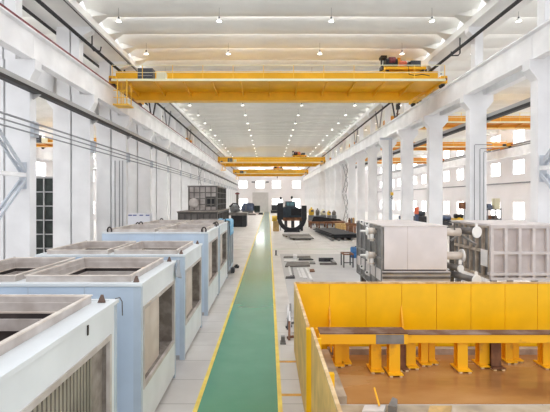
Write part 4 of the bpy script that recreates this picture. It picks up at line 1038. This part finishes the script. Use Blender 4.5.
o = MB().box(0.36, 0.47, 11.9, 12.05, 0, 0.2).box(0.33, 0.50, 11.85, 12.1, 0, 0.04).build('floor_block', 'scrap_grey'); tag(o, 'small grey block on the floor against the outside of the fence', 'block')
for k, (px, py, q) in enumerate(((288.5, 285, 14.2), (290.3, 286, 13.6), (287.8, 292, 13.2), (290.4, 296, 12.6), (289.2, 303, 12.2))):
    Y = q; z = max(0.06, gz(py+8, Y))
    x = gx(px, Y)
    o = MB().bar((x, Y, 0.02), (x+0.04*(k % 3), Y+0.7, 0.35+0.2*(k % 2)), 0.07, 0.05).bar((x-0.06, Y+0.1, 0.05), (x+0.14, Y+0.15, 0.07), 0.06).build('scrap_bar', ('scrap_white', 'scrap_grey', 'dark_steel', 'scrap_white', 'rust_brown')[k])
    tag(o, '%s scrap bar in the heap outside the fence corner' % ORD[k], 'scrap', 'scrap bars outside the fence corner')

# ------------------------------------------------------------------ yellow benches inside the fence
def pedestal(parent, px0, px1, py, z1, mtl):
    Y = gy(py); x0, x1 = gx(px0, Y), gx(px1, Y); c = (x0+x1)/2; w = (x1-x0)/2
    Yb = Y + 0.12
    l = MB()
    e = lambda a, b, cc, d: l.box(a, b, cc, d, 0.05, z1)
    l.prism([(c-w, Yb), (c+w, Yb), (c+w, Yb+0.03), (c+0.015, Yb+0.03), (c+0.015, Yb+0.19), (c+w, Yb+0.19), (c+w, Yb+0.22), (c-w, Yb+0.22), (c-w, Yb+0.19), (c-0.015, Yb+0.19), (c-0.015, Yb+0.03), (c-w, Yb+0.03)], 0.07, z1, 'z')
    o = l.build('leg', mtl, parent)
    MB().box(c-w-0.04, c+w+0.04, Yb-0.14, Yb+0.34, 0.045, 0.07).build('foot_plate', mtl, o)
    f = MB().box(c-w-0.02, c-w+0.05, Yb-0.14, Yb+0.34, 0.012, 0.045).box(c+w-0.05, c+w+0.02, Yb-0.14, Yb+0.34, 0.012, 0.045)
    f.build('runner', 'edge_worn', o)
    return o
YBn = 9.75
zb, zt = gz(344.4, YBn), gz(334.3, YBn)
t = thing('work_bench', 'shorter yellow steel bench with grey stain near the dusty fence wing', 'bench', (2.25, YBn, 0))
bl = MB().box(gx(319, YBn), gx(408, YBn), YBn, YBn+0.12, zb, zt).build('front_beam', 'bench_yellow', t, bevel=0.008)
MB().box(gx(320, YBn), gx(408, YBn), YBn-0.004, YBn+0.45, zt, zt+0.03).build('top_plate', 'rusty_plate', t)
MB().box(gx(376, YBn), gx(404, YBn), YBn-0.004, YBn, zb+0.01, zt-0.01).build('bare_patch', 'scrap_grey', bl, label='bare grey steel patch')
MB().box(gx(319, YBn), gx(408, YBn), YBn+0.62, YBn+0.74, zb-0.06, zt-0.07).build('rear_beam', 'bench_yellow', t)
for a, b, p in ((372.4, 382.8, 374), (390.7, 401.8, 377.5), (335.5, 343, 368.2), (343, 350.2, 366)): pedestal(t, a, b, p, zb, 'bench_yellow')
t = thing('work_bench', 'longer yellow steel bench with rusty top along the back fence', 'bench', (5.6, YBn+0.3, 0))
y2 = YBn+0.16
zb2, zt2 = gz(343.2, y2), gz(334.6, y2)
MB().box(gx(402, y2)+0.1, 9.6, y2, y2+0.12, zb2, zt2).build('front_beam', 'bench_yellow', t, bevel=0.008)
MB().box(gx(410, y2), 9.6, YBn+0.62, YBn+0.74, zb2-0.06, zt2-0.07).build('rear_beam', 'bench_yellow', t)
MB().box(gx(408, y2), 9.6, y2-0.02, YBn+0.45, zt2, zt2+0.025).build('top_plate', 'rusty_plate', t)
for a, b, p, m in ((408, 417.5, 370, 'bench_yellow'), (400.2, 407.4, 371.8, 'rust_brown'), (423, 430, 366.8, 'bench_yellow'), (430.7, 437, 365.2, 'bench_yellow'), (460, 470.3, 373.6, 'bench_yellow'), (482, 492.2, 369, 'bench_yellow'), (494.2, 504, 371, 'rust_brown'), (508.5, 515.7, 364.6, 'bench_yellow'), (516, 522, 363, 'bench_yellow'), (546.5, 555, 370, 'bench_yellow'), (572, 582, 373, 'bench_yellow')):
    pedestal(t, a, b, p, zb2, m)
# scrap in front
for k, (pts, z, m) in enumerate((([(388, 414), (396.5, 415), (397.5, 407), (392.5, 404.8)], 0.16, 'scrap_grey'), ([(362, 416), (384, 416), (386, 410), (365, 409.5)], 0.10, 'scrap_white'), ([(427, 417), (450, 417), (452, 408.5), (430, 408.6)], 0.06, 'wood_tan'))):
    flat('steel_offcut', m, ('grey angular', 'pale flat', 'tan wide')[k] + ' steel offcut on the slab in front of the rusty floor', pts, 0.014, z, 'offcut')
Y = gy(412); o = MB().bar((gx(379.3, Y), Y, 0.12), (gx(374.2, Y+0.3), Y+0.3, 0.34), 0.03).build('steel_rod', 'bench_yellow'); tag(o, 'short yellow rod leaning on the pale offcut', 'rod')

# ------------------------------------------------------------------ right neighbouring bay: machines and racks
def machine(label, px0, px1, pt, Y, m1, m2, h2=0.4):
    x0, x1 = gx(px0, Y), gx(px1, Y); zt = gz(pt, Y)
    t = thing('workshop_machine', label, 'machine', ((x0+x1)/2, Y+0.6, 0))
    MB().box(x0-0.1, x1+0.1, Y, Y+1.4, 0, zt-(x1-x0)*0.55).build('base', m2, t, bevel=0.03)
    r = (x1-x0)*0.27
    MB().cyl((x0, Y+0.6, zt-r), (x1, Y+0.6, zt-r), r, n=18).build('motor', m1, t, smooth=True)
    MB().box(x0+(x1-x0)*0.35, x0+(x1-x0)*0.65, Y+0.3, Y+0.9, zt-r*2.4, zt-r*1.6).build('mount', m2, t)
    return t
machine('dark blue motor machine in the right bay beside the orange panel', 416.8, 426, 211.2, 60, 'machine_slate', 'dark_steel')
Y = 60; t = thing('orange_panel', 'orange red panel on a stand in the right bay', 'panel', (gx(415.3, Y), Y-0.5, 0))
MB().box(gx(413.2, Y), gx(417.3, Y), Y-0.6, Y-0.45, gz(214, Y), gz(207, Y)).build('board', 'orange_red', t, bevel=0.03)
MB().box(gx(413.6, Y), gx(417, Y), Y-0.62, Y-0.4, 0, gz(214, Y)).build('stand', 'machine_blue', t)
machine('dark blue low machine in the right bay behind the pipe box', 441.5, 452, 215.3, 52, 'machine_blue', 'dark_steel')
machine('black machine with yellow base in the right bay before the second column', 456.5, 464.5, 214, 54, 'black_steel', 'machine_yellow')
machine('low blue machine in the right bay near the fourth column', 400.5, 407.5, 215.8, 60, 'machine_blue', 'cabinet_white')
Y = 45; t = thing('junction_box', 'brown junction box on a thin post in the right bay', 'box', (gx(462, Y), Y, 0))
MB().box(gx(459.2, Y), gx(465, Y), Y-0.25, Y+0.25, gz(209, Y), gz(202.3, Y)).build('body', 'rust_brown', t, bevel=0.03)
MB().bar((gx(464.3, Y), Y, 0), (gx(464.3, Y), Y, gz(209, Y)), 0.14).build('post', 'tray_grey', t)
Y = 48; t = thing('storage_rack', 'dark storage rack in the right bay beyond the ribbed box', 'rack', (gx(494, Y), Y+0.6, 0))
x0, x1 = gx(487.5, Y), gx(501, Y)
for xx in (x0, x1):
    for yy in (Y, Y+1.2): MB().bar((xx, yy, 0), (xx, yy, 3.2), 0.1).build('upright', 'pipe_grey', t)
for z in (0.6, 1.8, 2.95): MB().box(x0-0.05, x1+0.05, Y-0.05, Y+1.25, z, z+0.08).build('shelf', 'dark_steel', t)
MB().bar((x0, Y, 0.7), (x1, Y, 1.8), 0.05).build('diagonal', 'pipe_grey', t); MB().bar((x1, Y, 0.7), (x0, Y, 1.8), 0.05).build('diagonal', 'pipe_grey', t)
o = MB().box(x0+0.1, x0+0.65, Y+0.1, Y+0.9, 3.03, 3.5).box(x0+0.2, x0+0.55, Y+0.2, Y+0.8, 3.5, 3.66).build('parts_bin', 'machine_blue', bevel=0.03); tag(o, 'dark blue bin on top of the storage rack', 'bin')
o = MB().box(x0+0.85, x1-0.05, Y+0.1, Y+0.7, 3.03, 4.3).box(x0+0.9, x1-0.1, Y+0.06, Y+0.1, 3.1, 4.2).build('parts_board', 'cabinet_pale', bevel=0.02); tag(o, 'beige board standing on top of the storage rack', 'board')
for k, (z, x, m) in enumerate(((0.68, 0.2, 'tank_grey'), (0.68, 0.9, 'machine_blue'), (1.88, 0.15, 'rust_brown'), (1.88, 0.85, 'tank_grey'))):
    o = MB().box(x0+x, x0+x+0.45, Y+0.2, Y+0.9, z, z+0.4).box(x0+x+0.05, x0+x+0.4, Y+0.17, Y+0.2, z+0.2, z+0.32).build('parts_bin', m, bevel=0.02)
    tag(o, ('grey', 'blue', 'brown', 'grey')[k] + ' bin on the ' + ('low', 'low', 'middle', 'middle')[k] + ' shelf of the storage rack', 'bin')
# jib crane post with hanging hook between the columns
Y = 34.0; x = gx(390.3, Y); t = thing('jib_crane', 'slim grey jib post between the right columns with yellow hook', 'crane', (x, Y, 0))
MB().bar((x, Y, 0), (x, Y, 9.3), 0.2).build('post', 'bracket_grey', t)
MB().bar((x, Y, 9.2), (x-0.9, Y-0.2, 9.2), 0.16).build('arm', 'bracket_grey', t)
hb = MB().box(x-0.07, x+0.14, Y-0.42, Y-0.25, gz(195.4, Y), gz(192.3, Y)).build('hook_block', 'machine_yellow', t, bevel=0.02)
MB().cyl((x+0.03, Y-0.33, gz(192.3, Y)), (x+0.03, Y-0.33, 9.15), 0.02, n=6).build('chain', 'pipe_grey', hb)
MB().tube([(x+0.03, Y-0.33, gz(195.4, Y)), (x+0.03, Y-0.33, gz(196.5, Y)), (x-0.06, Y-0.33, gz(197.5, Y)), (x+0.03, Y-0.33, gz(198.6, Y)), (x+0.12, Y-0.33, gz(197.6, Y))], 0.035).build('hook', 'black_steel', hb, smooth=True)
# pipes along the right outer wall
for nm, z in (('upper', 6.6), ('middle', 11.9), ('top', 12.2)):
    tag(MB().cyl((35.85, 32, z), (35.85, YW-0.5, z), 0.09, n=8).build('service_pipe', 'pipe_grey', smooth=True), '%s dark pipe along the right outer wall' % nm, 'pipe')

# ------------------------------------------------------------------ camera, world, exposure
cam = bpy.data.cameras.new('camera'); co = bpy.data.objects.new('camera', cam); COL.objects.link(co)
co.location = (0, 0, H); co.rotation_euler = (math.pi/2, 0, 0)
cam.sensor_width = 36; cam.lens = F/550*36
cam.shift_x = (275 - VX)/550; cam.shift_y = (VY - 206)/550
cam.clip_end = 400
SC.camera = co
w = bpy.data.worlds.new('world'); SC.world = w; w.use_nodes = True
bg = w.node_tree.nodes['Background']; bg.inputs['Color'].default_value = rgb(250, 251, 255); bg.inputs['Strength'].default_value = 1.0
SC.view_settings.view_transform = 'Standard'; SC.view_settings.look = 'None'
SC.view_settings.gamma = 1.0; SC.view_settings.use_curve_mapping = False
SC.view_settings.exposure = 0.55
SC.cycles.max_bounces = 8; SC.cycles.diffuse_bounces = 5
SC.cycles.use_denoising = True
SC.cycles.sample_clamp_indirect = 8
